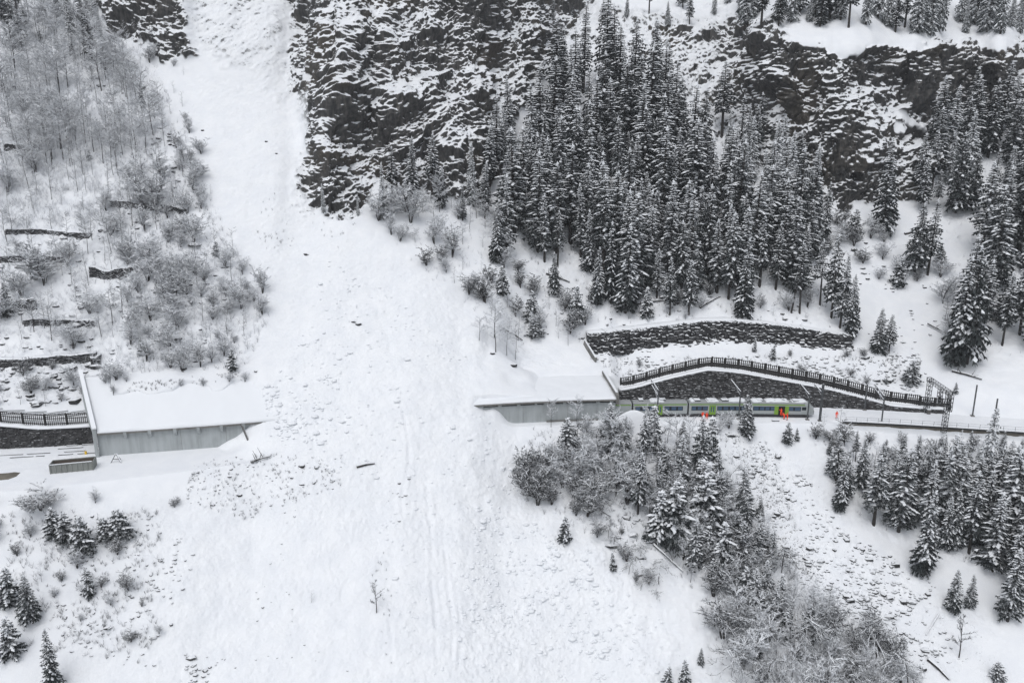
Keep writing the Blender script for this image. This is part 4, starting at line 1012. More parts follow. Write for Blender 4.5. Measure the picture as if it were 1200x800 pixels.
for k, (pl, h, lab) in enumerate(TW):
    path = []
    for (a, b) in zip(pl, pl[1:]):
        for t in np.arange(0, 1, .34): path.append((a[0]+(b[0]-a[0])*t, a[1]+(b[1]-a[1])*t))
    path.append(pl[-1]); rq = random.Random(k)
    path = [(surf(x, y)+Vector((0,-.4,-.2)), h*rq.uniform(.75,1.2)) for x, y in path]
    stone_wall('terrace_wall', path, lab, 'terrace wall', 1.2, .12, .28, .6, .28, 'stone', seed=20+k, cap_t=.2, group='dry stone terrace walls', rough=.09)
# ---------------------------------------------------------------- single trees, each where the photo has it
def T(kind, px, by, ty, label, group=None, **k): return plant(kind, px, by, by-ty, label, group, **k)
ONE = [
 ('spruce',874,511,461,'snowy spruce standing alone directly in front of the last carriage but one',dict(var=1,wide=1.5)),
 ('spruce',818,574,483,'tallest spruce below the train, left of the two workers in orange',dict(var=3,wide=1.15)),
 ('spruce',838,590,520,'spruce leaning against the tallest spruce below the train',{}),
 ('young',923,519,494,'small dark spruce on the snow bank below the cab of the train',dict(var=1)),
 ('young',934,516,500,'smallest spruce on the bank, just right of the one below the cab',dict(var=0)),
 ('young',662,635,603,'small isolated dark spruce on the edge of the avalanche below the right gallery',dict(var=1)),
 ('young',718,668,644,'tiny dark spruce beside the brushy gully edge',dict(var=0)),
 ('young',664,528,488,'dark bushy spruce in front of the right gallery wall',dict(var=1,wide=1.3)),
 ('spruce',62,812,727,'dark pointed spruce at the bottom edge of the lower left slope',dict(var=1)),
 ('spruce',38,729,668,'largest of the spruces on the lower left slope, heavy with snow',dict(var=3,wide=1.35)),
 ('young',10,709,661,'round topped dark spruce at the left edge of the lower slope',dict(var=1)),
 ('young',13,769,717,'snow loaded spruce at the left edge, beneath the round topped one',dict(var=2,wide=1.3)),
 ('young',104,699,660,'slim dark spruce below the clump on the terrace edge',dict(var=0)),
 ('young',64,628,592,'left spruce of the dark clump below the skip container',dict(var=1,wide=1.3)),
 ('young',80,634,598,'middle spruce of the dark clump below the skip container',dict(var=1,wide=1.4)),
 ('young',97,646,602,'right and lowest spruce of the dark clump below the skip container',dict(var=1,wide=1.3)),
 ('young',140,628,594,'broad flat topped evergreen bush right of the dark clump',dict(var=1,wide=1.9)),
 ('young',124,632,604,'low evergreen bush between the clump and the broad bush',dict(var=1,wide=1.7)),
 ('spruce',582,308,236,'spruce standing apart at the left end of the central forest',dict(var=1)),
 ('spruce',594,302,208,'taller spruce right behind the leftmost forest spruce',dict(var=2)),
 ('young',566,348,322,'small spruce alone on the snow above the right gallery',dict(var=0)),
 ('young',588,346,312,'small spruce right of the lone small one above the gallery',dict(var=1)),
 ('young',624,378,341,'dark bell shaped spruce on the slope below the forest',dict(var=1)),
 ('spruce',650,346,296,'ragged spruce between the forest and the bell shaped spruce',dict(var=3)),
 ('young',676,378,334,'snow laden small spruce left above the piled stone wall',dict(var=2,wide=1.2)),
 ('spruce',700,357,291,'well shaped snowy spruce at the front of the central forest',dict(var=1,wide=1.1)),
 ('spruce',716,355,262,'tall dense spruce right of the well shaped front one',dict(var=3)),
 ('spruce',733,366,268,'darkest spruce of the forest front with foliage to the ground',dict(var=1,wide=1.2)),
 ('young',757,372,336,'small snow capped spruce under the front of the forest',dict(var=2)),
 ('spruce',785,369,302,'narrow spruce with bare lower stem above the piled stone wall',dict(var=4)),
 ('spruce',807,369,305,'spruce with a bright star of snow on its crown',dict(var=4,wide=1.3)),
 ('spruce',870,373,281,'large spruce standing forward of the forest above the stone wall',dict(var=1)),
 ('young',626,395,372,'low dark evergreen near the left end of the stone wall',dict(var=1,wide=1.8)),
 ('pine',928,366,290,'leaning pine with thin bare stem above the stone wall',dict(lean=.12,leandir=1.5)),
 ('pine',938,367,284,'straight pine with thin bare stem beside the leaning one',{}),
 ('pine',962,357,282,'left pine of the dark group at the end of the stone wall',{}),
 ('spruce',975,372,276,'tallest tree of the dark group at the end of the stone wall',dict(var=4)),
 ('spruce',985,384,298,'middle spruce of the dark group at the end of the stone wall',dict(var=2)),
 ('spruce',996,394,322,'lowest spruce of the dark group, touching the end of the stone wall',dict(var=1)),
 ('spruce',1029,414,361,'lone spruce on open snow right of the piled stone wall',dict(var=1,wide=1.3)),
 ('spruce',1042,412,368,'smaller ragged spruce pressed against the lone one by the wall',dict(var=4,wide=1.2)),
 ('young',1068,448,422,'broad evergreen bush on the snow above the end of the dark fence',dict(var=1,wide=1.8)),
 ('young',1119,461,447,'tiny frosted evergreen right of the lattice gantry',dict(var=2)),
 ('young',906,421,404,'small bush-like evergreen above the dark slat fence',dict(var=1)),
 ('young',885,412,396,'tiny evergreen just under the piled stone wall',dict(var=0)),
 ('spruce',966,283,216,'spruce at the left rim of the snowy gully under the right cliff',dict(var=1)),
 ('young',1000,276,246,'small round spruce in the middle of the gully under the cliff',dict(var=1,wide=1.2)),
 ('spruce',1034,273,168,'tall spruce rising in front of the lower dark cliff',dict(var=1)),
 ('spruce',1072,318,240,'broadest spruce of the clump in the right hand gully',dict(var=3,wide=1.5)),
 ('spruce',1088,322,236,'ragged spruce on the right of the gully clump',dict(var=6,wide=1.2)),
 ('young',1052,336,302,'small spruce below left of the gully clump',dict(var=1)),
 ('young',1102,308,288,'low evergreen at the right foot of the gully clump',dict(var=1,wide=1.3)),
 ('spruce',1120,428,302,'foremost spruce at the left corner of the right hand forest',dict(var=1)),
 ('spruce',1133,426,290,'tall spruce second from the corner of the right hand forest',dict(var=3)),
 ('frosted',1147,590,472,'pale frosted spruce towering over the parapet between two masts',dict(var=0)),
 ('spruce',1083,673,568,'spruce at the lowest tip of the lower right forest above the scree',dict(var=1,wide=1.1)),
 ('spruce',1117,716,662,'left of the twin spruces below the lower right forest',dict(var=1,wide=1.3)),
 ('spruce',1136,713,668,'right of the twin spruces below the lower right forest',dict(var=0,wide=1.2)),
 ('spruce',1180,727,634,'large snowy spruce standing lowest at the right edge',dict(var=0,wide=1.3)),
 ('spruce',985,598,531,'front spruce at the upper left corner of the lower right forest',dict(var=1,wide=1.1)),
 ('young',1166,797,772,'small dark evergreen at the bottom right corner',dict(var=1,wide=1.3)),
 ('bare',1122,770,718,'dead slender tree standing among stones near the bottom right',dict(var=0)),
 ('bare',1040,774,742,'thin bare stem in the scree near the bottom right',dict(var=1)),
 ('bare',441,718,679,'single bare sapling in the middle of the avalanche',dict(var=0)),
 ('tree',646,500,470,'frosty tree reaching up before the right gallery wall',dict(var=1)),
 ('tree',676,500,467,'crooked frosty tree beside the dark bushy spruce at the gallery',dict(var=0)),
 ('young',166,416,396,'small dark spruce among the frosted shrubs of the left hillside',dict(var=1)),
 ('young',273,434,408,'dark rounded evergreen at the lower corner of the left shrubs',dict(var=1)),
 ('spruce',8,372,330,'dark spruce at the left edge beside the rough outcrop wall',dict(var=1,wide=1.3)),
 ('spruce',167,130,98,'dark slender spruce near the top of the avalanche track',dict(var=2)),
 ('young',254,300,283,'tiny dark spruce at the right rim of the left hillside shrubs',dict(var=1)),
 ('young',105,188,176,'tiny evergreen below the frosted wood on the left',dict(var=1)),
 ('spruce',820,779,756,'small spruce at the bottom, left of the lower brush',dict(var=1,wide=1.3)),
 ('young',783,804,778,'small spruce cut by the bottom edge below the brush',dict(var=1)),
 ('young',802,800,768,'small spruce at the bottom edge beside the cut one',dict(var=2)),
 ('brush',48,598,570,'spreading bare brown shrub below the skip container',dict(var=1,wide=1.7)),
 ('shrub',112,588,571,'light tuft of bare shrub on the terrace edge',{}),
 ('brush',153,752,736,'low brown shrub on the lower left slope',{}),
 ('thin',365,705,690,'tiny tuft of twigs beside the stones in the avalanche',dict(wide=1.3)),
 ('brush',205,594,582,'small tuft of twigs below the left gallery terrace',{}),
]
for kind, px, by, ty, lab, kw in ONE:
    grp = None
    T(kind, px, by, ty, lab, grp, **kw)
# ---------------------------------------------------------------- groves
def size_word(h, a, b): 
    f = (h-a)/(b-a+1e-6); return 'short' if f < .33 else 'middling' if f < .66 else 'tall'
LOOK = {'spruce':['evenly snowed','dark drooping','narrow snowy','broad dark','bare footed','heavily snowed','ragged high crowned'],
        'forest':['snow dusted','dark drooping','slim snowy','high crowned','snow laden','broad drooping','very slim'],
        'young':['snowy','dark','snow laden'], 'frosted':['frosted','thin frosted'], 'pine':['sparse','thin'],
        'tree':['wide crowned','broad','narrow','loose','round'], 'thin':['slim','very thin','loose'],
        'shrub':['frosted','wide frosted','compact frosted','sprawling frosted'], 'brush':['brown','wide brown','compact brown'],
        'bent':['arching','left leaning arched','deeply bent']}
NOUN = dict(spruce='spruce', forest='spruce', young='young spruce', frosted='spruce', pine='pine', tree='frosty bare tree', thin='bare sapling', shrub='shrub', brush='shrub', bent='snow bent tree')
def wood(poly, n, dmin, kinds, h0, h1, where, group, seed, asp=1.0, hy=0, topmin=-99):
    r = random.Random(seed); cells = scatter(poly, n, dmin, seed, asp)
    for (x, y) in cells:
        kind = r.choice(kinds); v = r.randrange(len(KIT[kind])); h = h0+(h1*1.06-h0)*r.random()**.8
        if r.random() < .30: h *= r.uniform(.5,.8)
        if y-h < topmin+r.uniform(0,12): h = y-topmin-r.uniform(0,12)
        if h < 7 or x < -14 or x > 1214 or y-h > 812: continue
        hh = min(max(h/(1+hy*(y-300)/300), h0), h1)
        plant(kind, x, y, h, f'{size_word(hh, h0, h1)} {LOOK[kind][v]} {NOUN[kind]} {where}', group, var=v, wide=r.uniform(.85,1.25)*(1.3 if kind in ('forest','spruce') else 1))
C1 = [(600,240),(628,180),(645,140),(662,112),(720,98),(768,108),(812,165),(845,215),(840,260),(700,250),(600,250)]
C2 = [(600,240),(700,240),(850,240),(960,265),(948,300),(955,345),(935,352),(900,345),(860,352),(800,350),(745,355),(690,325),(640,312),(622,285),(600,275)]
C3 = [(845,140),(900,175),(960,235),(960,285),(900,270),(850,250)]
wood(C1, 66, 13, ['forest'], 74, 108, 'in the upper half of the central forest', 'spruces of the upper central forest', 101)
wood([(640,22),(700,10),(860,8),(840,30),(760,34),(690,40)], 9, 16, ['forest','frosted'], 24, 44, 'on the snowy steps above the central forest', 'spruces on the snowy steps', 113)
wood(C2, 86, 14, ['forest','spruce'], 78, 112, 'in the lower half of the central forest', 'spruces of the lower central forest', 102)
wood(C3, 28, 13, ['frosted','frosted','forest'], 50, 80, 'on broken rocks right of the central forest', 'spruces on the broken rocks', 103)
wood([(425,235),(480,215),(560,240),(575,262),(480,262),(430,262)], 9, 20, ['spruce','frosted'], 45, 68, 'under the foot of the central crag', 'spruces under the central crag', 104)
wood([(600,150),(590,200),(575,235),(560,225),(585,170)], 6, 14, ['forest'], 50, 75, 'against the right flank of the central crag', 'spruces on the flank of the crag', 105)
wood([(838,-2),(870,28),(985,36),(1040,44),(1110,44),(1185,42),(1240,54),(1240,20),(1000,20),(900,12)], 44, 11, ['forest','frosted','frosted'], 52, 84, 'on the snowy shelf above the right cliff', 'spruces above the right cliff', 106)
wood([(1098,170),(1140,150),(1200,150),(1260,160),(1260,262),(1190,262),(1150,258),(1120,262),(1080,258),(1062,225),(1085,200)], 38, 15, ['forest','spruce','frosted'], 55, 88, 'on the slope right of the lower dark cliff', 'spruces right of the lower cliff', 107)
wood([(1150,300),(1200,262),(1300,262),(1300,425),(1200,428),(1140,424),(1125,400),(1140,330)], 34, 17, ['spruce','forest','spruce'], 80, 125, 'in the right edge forest above the tracks', 'spruces of the right hand forest', 108)
wood([(1080,600),(1140,595),(1212,600),(1212,705),(1165,690),(1140,655),(1095,650)], 20, 18, ['spruce'], 78, 118, 'at the lower edge of the lower right forest', 'big spruces of the lower right forest edge', 152, topmin=512)
wood([(948,525),(985,520),(1060,522),(1150,520),(1290,530),(1290,690),(1200,690),(1150,650),(1090,640),(1040,632),(1010,610),(975,575)], 66, 18, ['spruce','forest','spruce'], 62, 108, 'in the forest below the parapet wall', 'spruces of the lower right forest', 109, topmin=502)
wood([(700,530),(760,520),(850,560),(895,610),(900,660),(850,640),(800,640),(760,640),(735,590)], 32, 16, ['spruce','young','spruce'], 40, 78, 'in the thicket below the train', 'spruces of the thicket below the train', 110)
wood([(760,600),(850,590),(905,640),(940,700),(900,730),(840,690),(790,660)], 30, 13, ['spruce','young','pine'], 36, 66, 'in the dark brush right of the narrow rib', 'spruces of the dark brush', 148)
wood([(0,20),(110,10),(125,60),(100,90),(40,60),(0,60)], 16, 16, ['forest','frosted'], 38, 60, 'in the wood at the top left corner', 'spruces of the top left wood', 111)
wood([(330,240),(430,262),(420,240),(395,225)], 2, 16, ['frosted'], 24, 34, 'beside the avalanche under the crag', 'spruces by the avalanche', 112)
# frosted broadleaves
wood([(-14,20),(100,15),(130,80),(185,110),(200,160),(160,190),(60,190),(-14,190)], 92, 10, ['tree','tree','tree'], 30, 50, 'in the white frosted wood at the top left', 'frosted trees of the top left wood', 121)
wood([(-14,30),(100,20),(160,110),(190,190),(60,200),(-14,200)], 60, 9, ['tree'], 22, 38, 'filling the gaps of the top left wood', 'small frosted trees of the top left wood', 149)
wood([(-14,60),(150,60),(210,160),(220,230),(60,250),(-14,250)], 60, 11, ['thin'], 20, 40, 'under the white frosted wood at the top left', 'saplings under the top left wood', 145)
wood([(120,240),(220,240),(300,340),(310,400),(150,430),(120,330)], 60, 12, ['thin'], 18, 34, 'between the shrubs above the left gallery', 'saplings between the left shrubs', 146)
wood([(-40,190),(150,190),(215,210),(225,250),(150,310),(60,315),(-40,310)], 60, 12, ['thin','tree','thin','shrub'], 24, 44, 'among the terrace walls of the upper left hillside', 'saplings among the upper terrace walls', 122)
wood([(-40,315),(140,325),(150,395),(100,412),(-40,418)], 34, 13, ['thin','shrub','tree'], 20, 42, 'above the lowest terrace wall on the left', 'saplings above the lowest terrace wall', 123)
wood([(160,190),(215,190),(232,215),(240,250),(205,290),(160,280),(150,230)], 24, 13, ['shrub','thin','shrub'], 18, 32, 'beside the upper avalanche track on the left', 'shrubs beside the upper avalanche track', 124)
wood([(150,20),(220,85),(215,120),(190,110),(130,60)], 8, 12, ['shrub','thin'], 12, 22, 'on the broken ground beside the top left crag', 'shrubs beside the top left crag', 150)
wood([(185,120),(215,125),(240,190),(250,240),(225,240),(200,180)], 14, 10, ['shrub','thin'], 12, 24, 'along the left rim of the upper avalanche track', 'shrubs on the rim of the track', 151)
wood([(150,290),(215,280),(250,270),(285,310),(312,352),(318,385),(290,412),(250,428),(200,440),(160,436),(145,380)], 74, 13, ['shrub','shrub','shrub','thin'], 16, 32, 'on the shrub slope above the left gallery', 'shrubs above the left gallery', 125)
wood([(150,455),(280,440),(290,447),(170,462)], 7, 18, ['shrub'], 7, 12, 'where the hillside meets the left gallery roof', 'tufts behind the left gallery roof', 147)
wood([(-30,436),(112,428),(116,476),(-30,478)], 15, 16, ['shrub','brush','thin'], 14, 26, 'between lowest terrace wall and tall slat fence', 'shrubs above the tall slat fence', 126)
wood([(120,445),(148,438),(160,450),(140,462),(124,460)], 5, 8, ['shrub'], 14, 22, 'beside the parapet of the left gallery', 'shrubs beside the left parapet', 127)
wood([(425,262),(470,290),(520,302),(575,305),(600,285),(585,255),(520,240),(450,245)], 22, 14, ['tree','thin','tree','shrub'], 22, 42, 'beneath the central crag beside the avalanche', 'frosted trees at the foot of the crag', 128)
wood([(470,300),(520,325),(560,360),(600,400),(680,410),(690,380),(640,350),(600,310),(520,305)], 32, 14, ['shrub','thin','brush'], 15, 30, 'on the snow slope above the right gallery', 'shrubs above the right gallery', 129)
wood([(546,392),(560,385),(610,400),(605,425),(575,420)], 6, 10, ['thin','tree'], 34, 44, 'at the avalanche rim above the right gallery', 'trees at the avalanche rim', 130)
wood([(690,340),(980,345),(980,378),(690,378)], 22, 16, ['shrub','brush','thin'], 12, 26, 'in the litter along the lower forest edge', 'shrubs along the forest edge', 131)
wood([(720,420),(1060,415),(1075,455),(1000,450),(900,430),(830,418),(740,440)], 16, 18, ['brush'], 6, 11, 'on the snow between the stone walls', 'tufts between the stone walls', 132)
wood([(980,265),(1090,290),(1110,330),(1060,345),(1000,330),(960,300)], 14, 14, ['shrub','brush'], 13, 26, 'in the snowy gully on the right', 'shrubs in the right gully', 133)
wood([(1085,380),(1120,330),(1130,400),(1110,430),(1080,400)], 7, 12, ['tree','shrub'], 20, 34, 'at the foot of the right hand forest', 'shrubs at the right hand forest', 134)
wood([(690,505),(770,505),(830,545),(850,600),(800,640),(740,610),(700,560),(670,530),(660,512)], 44, 14, ['tree','thin','shrub','bent','tree'], 26, 50, 'in the snowy thicket between gallery and train', 'frosted trees of the thicket', 135, topmin=480)
wood([(604,575),(622,545),(640,525),(690,560),(700,600),(680,612),(640,600)], 18, 13, ['brush','brush','shrub'], 24, 44, 'in the brown brush below the right gallery', 'brush below the right gallery', 136, topmin=512)
wood([(690,590),(720,610),(770,680),(790,720),(770,720),(730,670),(690,620)], 16, 10, ['brush','bent'], 12, 26, 'along the narrow brushy rib, lower centre', 'brush on the narrow rib', 137)
wood([(780,590),(880,610),(930,690),(985,735),(1060,770),(1080,830),(860,830),(850,760),(830,700),(790,670)], 88, 14, ['brush','bent','tree','shrub','thin'], 26, 50, 'in the dense brush at the bottom centre', 'brush at the bottom centre', 138)
wood([(860,660),(900,680),(960,740),(1000,790),(880,790)], 14, 18, ['young','spruce'], 24, 40, 'poking out of the dense bottom brush', 'small spruces in the bottom brush', 139)
wood([(960,505),(1080,512),(1200,520),(1200,600),(1100,580),(1000,560)], 26, 16, ['brush','thin','tree'], 24, 44, 'between the spruces just below the parapet wall', 'brush below the parapet wall', 140, topmin=500)
wood([(940,495),(975,497),(1000,520),(960,530)], 6, 9, ['thin','brush'], 18, 30, 'at the mast on the bank below the cab', 'brush by the tallest mast', 141)
wood([(-10,590),(50,600),(150,650),(160,700),(60,700),(-10,660)], 14, 18, ['brush','shrub','thin'], 14, 26, 'among the dark spruces of the lower left slope', 'shrubs of the lower left slope', 142)
wood([(60,700),(200,640),(190,760),(80,740)], 9, 20, ['brush','shrub'], 9, 16, 'scattered on the stony lower left slope', 'low shrubs of the lower left slope', 143)
wood([(825,500),(860,500),(855,520),(830,520)], 2, 12, ['shrub'], 18, 24, 'left of the lone spruce before the train', 'shrubs on the bank before the train', 144)
print('COUNTS', COUNT)
# ---------------------------------------------------------------- boulders, logs
def rock_mesh(seed, n=7):
    r = random.Random(seed); m = MB(); rings = []
    for k in range(5):
        a = -1.2+2.5*k/4.; q = math.cos(a)+.12; rings.append([Vector((math.cos(t*6.283/n)*q*r.uniform(.75,1.15), math.sin(t*6.283/n)*q*r.uniform(.75,1.15), math.sin(a)*.75+r.uniform(-.08,.08))) for t in range(n)])
    m.loft(rings); return m
def boulder(px, py, w, lab, kind='rock', group=None, sq=.75):
    p = surf(px, py); r_ = w/pxm(p)/2; m = rock_mesh(int(px*7+py)); m.v = [(p.x+v[0]*r_, p.y+v[1]*r_*.8, p.z+v[2]*r_*sq) for v in m.v]
    return single(m, 'boulder', M[kind], p, lab, 'boulder', group)
BO = [(1050,661,14,'large snow capped boulder between scree and lower forest'),(911,602,11,'dark boulder in the upper scree'),(923,584,7,'small dark boulder above the dark one in the scree'),
 (1025,763,9,'dark boulder in the lower scree by the thin stem'),(420,380,8,'dark stone on the upper avalanche above the fan'),(414,377,6,'smaller stone just left of the dark stone on the avalanche'),
 (354,546,13,'dark earthy lump on the terrace rim below the left gallery'),(281,580,10,'dark stone left of the terrace rim'),(237,153,5,'lonely stone high in the avalanche track'),(312,166,5,'stone high on the avalanche below the crag'),
 (324,180,4,'tiny stone below the high stone on the avalanche'),(358,298,7,'dark stone in the middle of the avalanche track'),(601,428,10,'dark stump like stone above the right gallery roof'),(577,414,7,'small stone by the trees at the avalanche rim'),
 (1000,293,9,'stone in the gully below the small round spruce'),(1014,285,6,'small stone in the gully'),(240,785,8,'stone near the bottom left'),(300,435,5,'small stone beside the shrub corner'),(215,432,9,'brown stone at the foot of the left shrubs'),
 (479,561,6,'stone right of the dark log on the avalanche'),(468,566,7,'dark stone beneath the dark log on the avalanche'),(947,659,12,'flat dark boulder right of the snowy log in the scree'),(888,418,6,'stone on the snow between the walls'),(1082,785,8,'dark stone by the big log at the bottom right')]
for (a, b, c, d) in BO: boulder(a, b, c*(.62 if 540 < b < 590 and a < 500 else .85), d)
def log(px0, py0, px1, py1, w, lab, lift=.25, branch=0):
    a = surf(px0, py0)+UPZ*lift; b = surf(px1, py1)+UPZ*lift; k = w/pxm(a)/2; m = MB(); mid = a.lerp(b,.5)+Vector((0,0,k*.5)); m.tube([a, mid, b], [k, k*.85, k*.5], 7)
    r = random.Random(int(px0)); 
    for i in range(branch):
        c = a.lerp(b, r.uniform(.1,.9)); m.tube([c, c+Vector((r.uniform(-1,1),r.uniform(-.8,.1),r.uniform(.3,1.2)))*k*7], [k*.3, k*.1], 4)
    m.bar(a+UPZ*k*.95, b+UPZ*k*.55, k*.9, k*.35, 1)
    return single(m, 'fallen_log', [M['bark'], M['snow']], a, lab, 'log')
for L_ in [(1088,773,1112,797,7,'thick dark fallen log at the bottom right',.3,0),(418,548,439,544,3.5,'dark fallen log lying across the avalanche'),(294,543,317,536,3.5,'broken branch on the snow just below the left gallery',.4,4),
  (905,651,932,652,4,'snowy fallen log in the middle of the scree'),(941,654,952,662,4,'short dark log beside the flat boulder'),(766,640,800,672,3,'slanting fallen trunk in the thicket below the train',.5,2),
  (785,500,735,545,3,'long thin fallen trunk below the gallery end',.5,0),(690,590,716,606,4,'dark root edge beside the brown brush'),(1115,436,1150,446,3,'fallen bare branch above the track on the right',.4,5),
  (1087,382,1122,402,2.4,'arched fallen stem by the right hand forest',.8,4),(1060,275,1098,268,3,'fallen stem beside the gully clump'),(640,322,668,332,2.5,'thin fallen stem on the slope left of the forest front',.4,3),
  (1100,720,1085,745,2,'leaning thin stem in the lower scree'),(745,358,790,352,2.4,'fallen stem along the foot of the forest',.4,3),(820,362,842,350,2.4,'short fallen stem among litter under the forest',.4,2),(590,388,612,400,2.4,'thin stem lying above the right gallery',.4,2)]: log(*L_)
# ---------------------------------------------------------------- uncountable small stuff
def scatter_pts(poly, n, seed):
    r = random.Random(seed); xs = [p[0] for p in poly]; ys = [p[1] for p in poly]; o = []
    while len(o) < n:
        x = r.uniform(min(xs), max(xs)); y = r.uniform(min(ys), max(ys))
        if inside(poly, x, y): o.append((x, y))
    return o
PR = [rock_mesh(900+i, 5) for i in range(8)]
def rocks(name, regs, mt, lab_seed, sq=.6, smooth=False):
    r = random.Random(lab_seed); m = MB()
    for poly, n, w0, w1 in regs:
        for k, (x, y) in enumerate(scatter_pts(poly, n, lab_seed+len(poly)+n)):
            if vnoise(x*.05, y*.05, 0, lab_seed) < -.12 and r.random() < .75: continue
            p = surf(x, y); w = r.uniform(w0, w1)*(1+1.2*(r.random() < .08)); q = w/pxm(p)/2; b = PR[r.randrange(8)]; i = len(m.v); c, s_ = math.cos(k), math.sin(k); e = r.uniform(.7,1.5)
            m.v += [(p.x+(v[0]*c-v[1]*s_)*q*e, p.y+(v[0]*s_+v[1]*c)*q-.1*q, p.z+v[2]*q*sq) for v in b.v]; m.f += [tuple(i+t for t in f) for f in b.f]; m.m += b.m
    o = m.build(name, mt, None, smooth); o['kind'] = 'stuff'; return o
rocks('scree_stones', [([(850,505),(900,520),(945,560),(990,620),(1060,660),(1100,690),(1040,740),(960,700),(905,655),(880,580)], 760, 1.8, 4.2),
   ([(960,690),(1060,690),(1120,720),(1110,800),(1060,790),(1000,745)], 320, 1.8, 5),
   ([(60,600),(190,600),(230,650),(180,790),(60,760)], 300, 1.6, 4.5), ([(215,545),(270,535),(400,535),(400,570),(290,610),(220,590)], 230, 1.0, 2.8),
   ([(455,575),(480,575),(478,612),(450,610)], 35, 1.5, 3.5), ([(215,760),(280,770),(270,800),(220,800)], 45, 2, 5), ([(-10,432),(112,428),(114,470),(-10,476)], 110, 2.5, 8),
   ([(690,418),(1080,415),(1075,460),(1000,450),(840,415),(730,445)], 330, 1.6, 4.6), ([(0,300),(150,250),(230,260),(310,370),(250,430),(120,420),(0,410)], 220, 2, 6), ([(980,290),(1100,330),(1090,440),(1010,400)], 60, 2, 5),
   ([(740,455),(745,456),(760,690),(700,620)], 40, 2, 6), ([(120,60),(180,110),(240,240),(200,260),(100,130)], 120, 2, 6), ([(900,740),(905,700),(960,760)], 20, 2, 5), ([(280,560),(350,560),(340,700),(420,800),(300,800)], 45, 1.2, 2.6),
   ([(640,330),(690,330),(960,360),(960,385),(640,400)], 130, 2, 6)], M['rock'], 7)
rocks('snow_lumps', [([(300,450),(420,440),(560,480),(640,560),(760,700),(820,800),(480,800),(440,600),(330,520)], 900, 1.6, 3.6), ([(560,580),(680,640),(780,760),(700,800),(540,720)], 420, 2, 5),
   ([(380,300),(450,340),(560,420),(400,440),(340,420)], 200, 1.6, 3), ([(295,470),(330,430),(400,440),(380,520),(310,510)], 260, 2, 4.5)], M['snow'], 19, .5, True)
def tufts(name, mt, seed, regs):
    m = MB(); r = random.Random(seed)
    for poly, n, h0, h1 in regs:
        for x, y in scatter_pts(poly, n, len(m.v)+3):
            if vnoise(x*.045, y*.06, 0, seed) < -.15 and r.random() < .7: continue
            p = surf(x, y); big = r.uniform(.7,1.3)
            for k in range(r.randrange(4, 9)):
                a = r.uniform(0, 6.28); h = r.uniform(h0, h1)*big; t = p+Vector((math.cos(a)*h*.5, math.sin(a)*h*.5, h*r.uniform(.5,1))); w = Vector((math.sin(a), -math.cos(a), 0))*.020
                m.poly((p-w-UPZ*.1, p+w-UPZ*.1, t+w*.4, t-w*.4))
                for j in range(3):
                    q = p.lerp(t, r.uniform(.35,.95)); m.poly((q-w*.8, q+w*.8, q+Vector((r.uniform(-.35,.35), r.uniform(-.35,.35), r.uniform(.0,.4)))*h))
    o = m.build(name, mt); o['kind'] = 'stuff'; return o
tufts('frosted_undergrowth', M['twig_frost'], 78, [([(-14,0),(100,0),(180,70),(240,220),(318,370),(290,430),(150,440),(-14,420)], 4200, .8, 2.1), ([(-14,0),(100,0),(180,80),(205,170),(150,260),(-14,270)], 2600, 1.4, 3.4), ([(430,235),(600,255),(690,400),(560,370),(470,300)], 420, .6, 1.5),
    ([(1080,150),(1200,150),(1200,420),(1120,420)], 350, .6, 1.5), ([(640,505),(760,505),(860,600),(800,650),(690,560)], 500, .7, 1.8), ([(-10,432),(112,428),(114,470),(-10,476)], 130, .5, 1.2)])
tufts('undergrowth', M['twig_dark'], 77, [([(100,60),(180,90),(240,220),(318,370),(290,430),(150,440),(120,300)], 900, .5, 1.5), ([(600,250),(700,120),(860,150),(1000,300),(980,385),(640,395)], 1000, .4, 1.2),
    ([(620,500),(900,520),(960,690),(1060,790),(860,790),(790,660),(600,600)], 1300, .6, 1.7), ([(800,600),(890,620),(950,700),(1060,780),(1060,800),(870,800),(840,720)], 1300, .9, 2.4), ([(945,505),(1200,520),(1200,690),(1010,610)], 500, .5, 1.4), ([(60,600),(190,600),(180,780),(20,760),(0,600)], 800, .4, 1.1), ([(215,545),(280,532),(400,535),(400,570),(290,610),(220,590)], 260, .3, .8),
    ([(690,420),(1080,415),(1075,460),(1000,450),(840,418),(730,445)], 420, .3, .9), ([(340,270),(360,290),(310,300),(300,270)], 30, .4, .9), ([(300,200),(420,260),(400,300),(300,260)], 40, .3, .8), ([(430,640),(455,640),(470,780),(452,780)], 30, .3, .6), ([(145,450),(280,436),(290,446),(150,462)], 130, .2, .6)])
HAZE = .00021
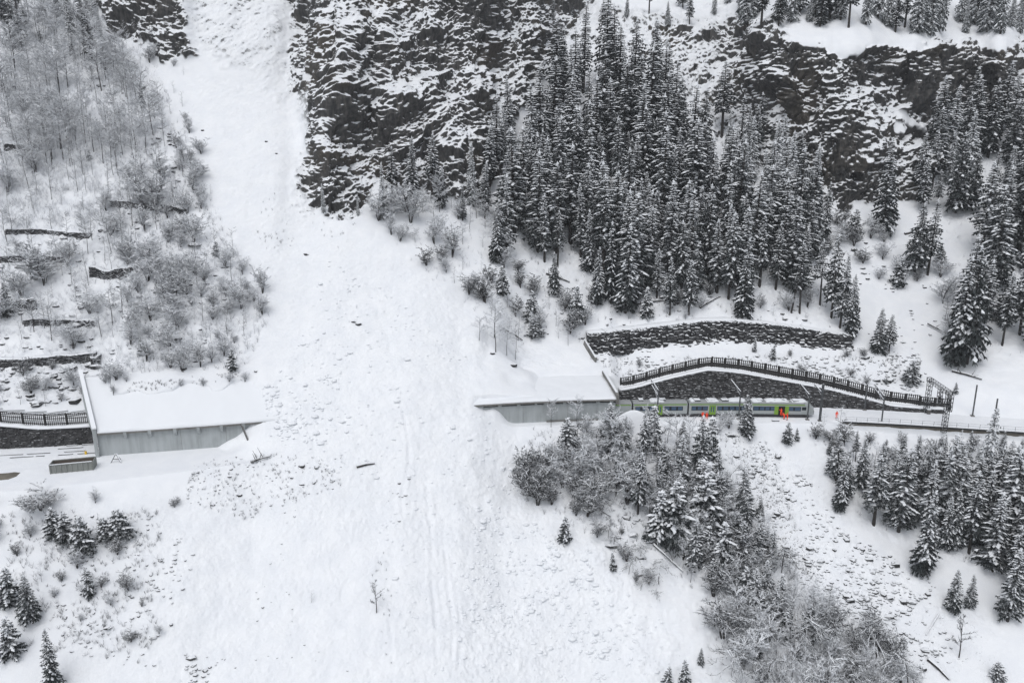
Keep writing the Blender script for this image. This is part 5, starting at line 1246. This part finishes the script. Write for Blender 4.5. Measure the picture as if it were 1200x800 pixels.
# ---------------------------------------------------------------- terrain object, light, camera
ter = mesh_grid('mountainside', V2, dict(rock=rock, steep=steep, grove=grove, scree=scree), M['terrain'])
ter['kind'] = 'structure'
W = bpy.data.worlds.new('World'); S.world = W; W.use_nodes = True
wn, wl = W.node_tree.nodes, W.node_tree.links
bg = wn['Background']; sky = wn.new('ShaderNodeTexSky'); sky.sky_type = 'NISHITA'; sky.sun_disc = False
SUN_EL, SUN_AZ = 64, 200
sky.sun_elevation = R(SUN_EL); sky.sun_rotation = R(SUN_AZ); sky.air_density = 1; sky.dust_density = 1.5; sky.ozone_density = 1
hs = wn.new('ShaderNodeHueSaturation'); hs.inputs['Saturation'].default_value = .27     # cloud cover greys the sky
wl.new(sky.outputs[0], hs.inputs['Color']); wl.new(hs.outputs[0], bg.inputs[0]); bg.inputs[1].default_value = .10
sl = bpy.data.lights.new('sun', 'SUN'); sl.energy = .62; sl.angle = R(40); sl.color = (1,.99,.975)
so = bpy.data.objects.new('sun', sl); COL.objects.link(so)
az = R(SUN_AZ); el = R(SUN_EL); sd = Vector((math.sin(az)*math.cos(el), math.cos(az)*math.cos(el), math.sin(el)))
so.rotation_euler = sd.to_track_quat('Z', 'Y').to_euler()
hz_ = MB(); xa_, xb_ = float(X.min())-2, float(X.max())+2; ya_, yb_ = float(Y.min())-2, float(Y.max())+2; za_, zb_ = float(Z.min())-1, max(float(Z.max()), CAMZ)+2
hz_.box(((xa_+xb_)/2, (ya_+yb_)/2, (za_+zb_)/2), (xb_-xa_, yb_-ya_, zb_-za_))
hm = bpy.data.materials.new('winter_air'); hm.use_nodes = True; hn, hl = hm.node_tree.nodes, hm.node_tree.links
for q_ in list(hn):
    if q_.type != 'OUTPUT_MATERIAL': hn.remove(q_)
pv_ = hn.new('ShaderNodeVolumePrincipled'); pv_.inputs['Color'].default_value = (.92,.95,1,1); pv_.inputs['Density'].default_value = HAZE; pv_.inputs['Anisotropy'].default_value = .1
hl.new(pv_.outputs[0], [q_ for q_ in hn if q_.type == 'OUTPUT_MATERIAL'][0].inputs['Volume'])
hzo = hz_.build('haze', hm); hzo['kind'] = 'stuff'
cd = bpy.data.cameras.new('camera'); cam = bpy.data.objects.new('camera', cd); COL.objects.link(cam)
cd.sensor_width = 36; cd.lens = 27; cd.clip_end = 5000; cd.clip_start = .5
cam.location = (0, 0, CAMZ); cam.rotation_euler = (R(90)-TH, 0, 0); S.camera = cam
S.view_settings.view_transform = 'Standard'; S.view_settings.look = 'None'; S.view_settings.exposure = .76; S.view_settings.gamma = 1
S.cycles.use_denoising = True
S.cycles.max_bounces = 6; S.cycles.diffuse_bounces = 3; S.cycles.glossy_bounces = 2; S.cycles.transparent_max_bounces = 4
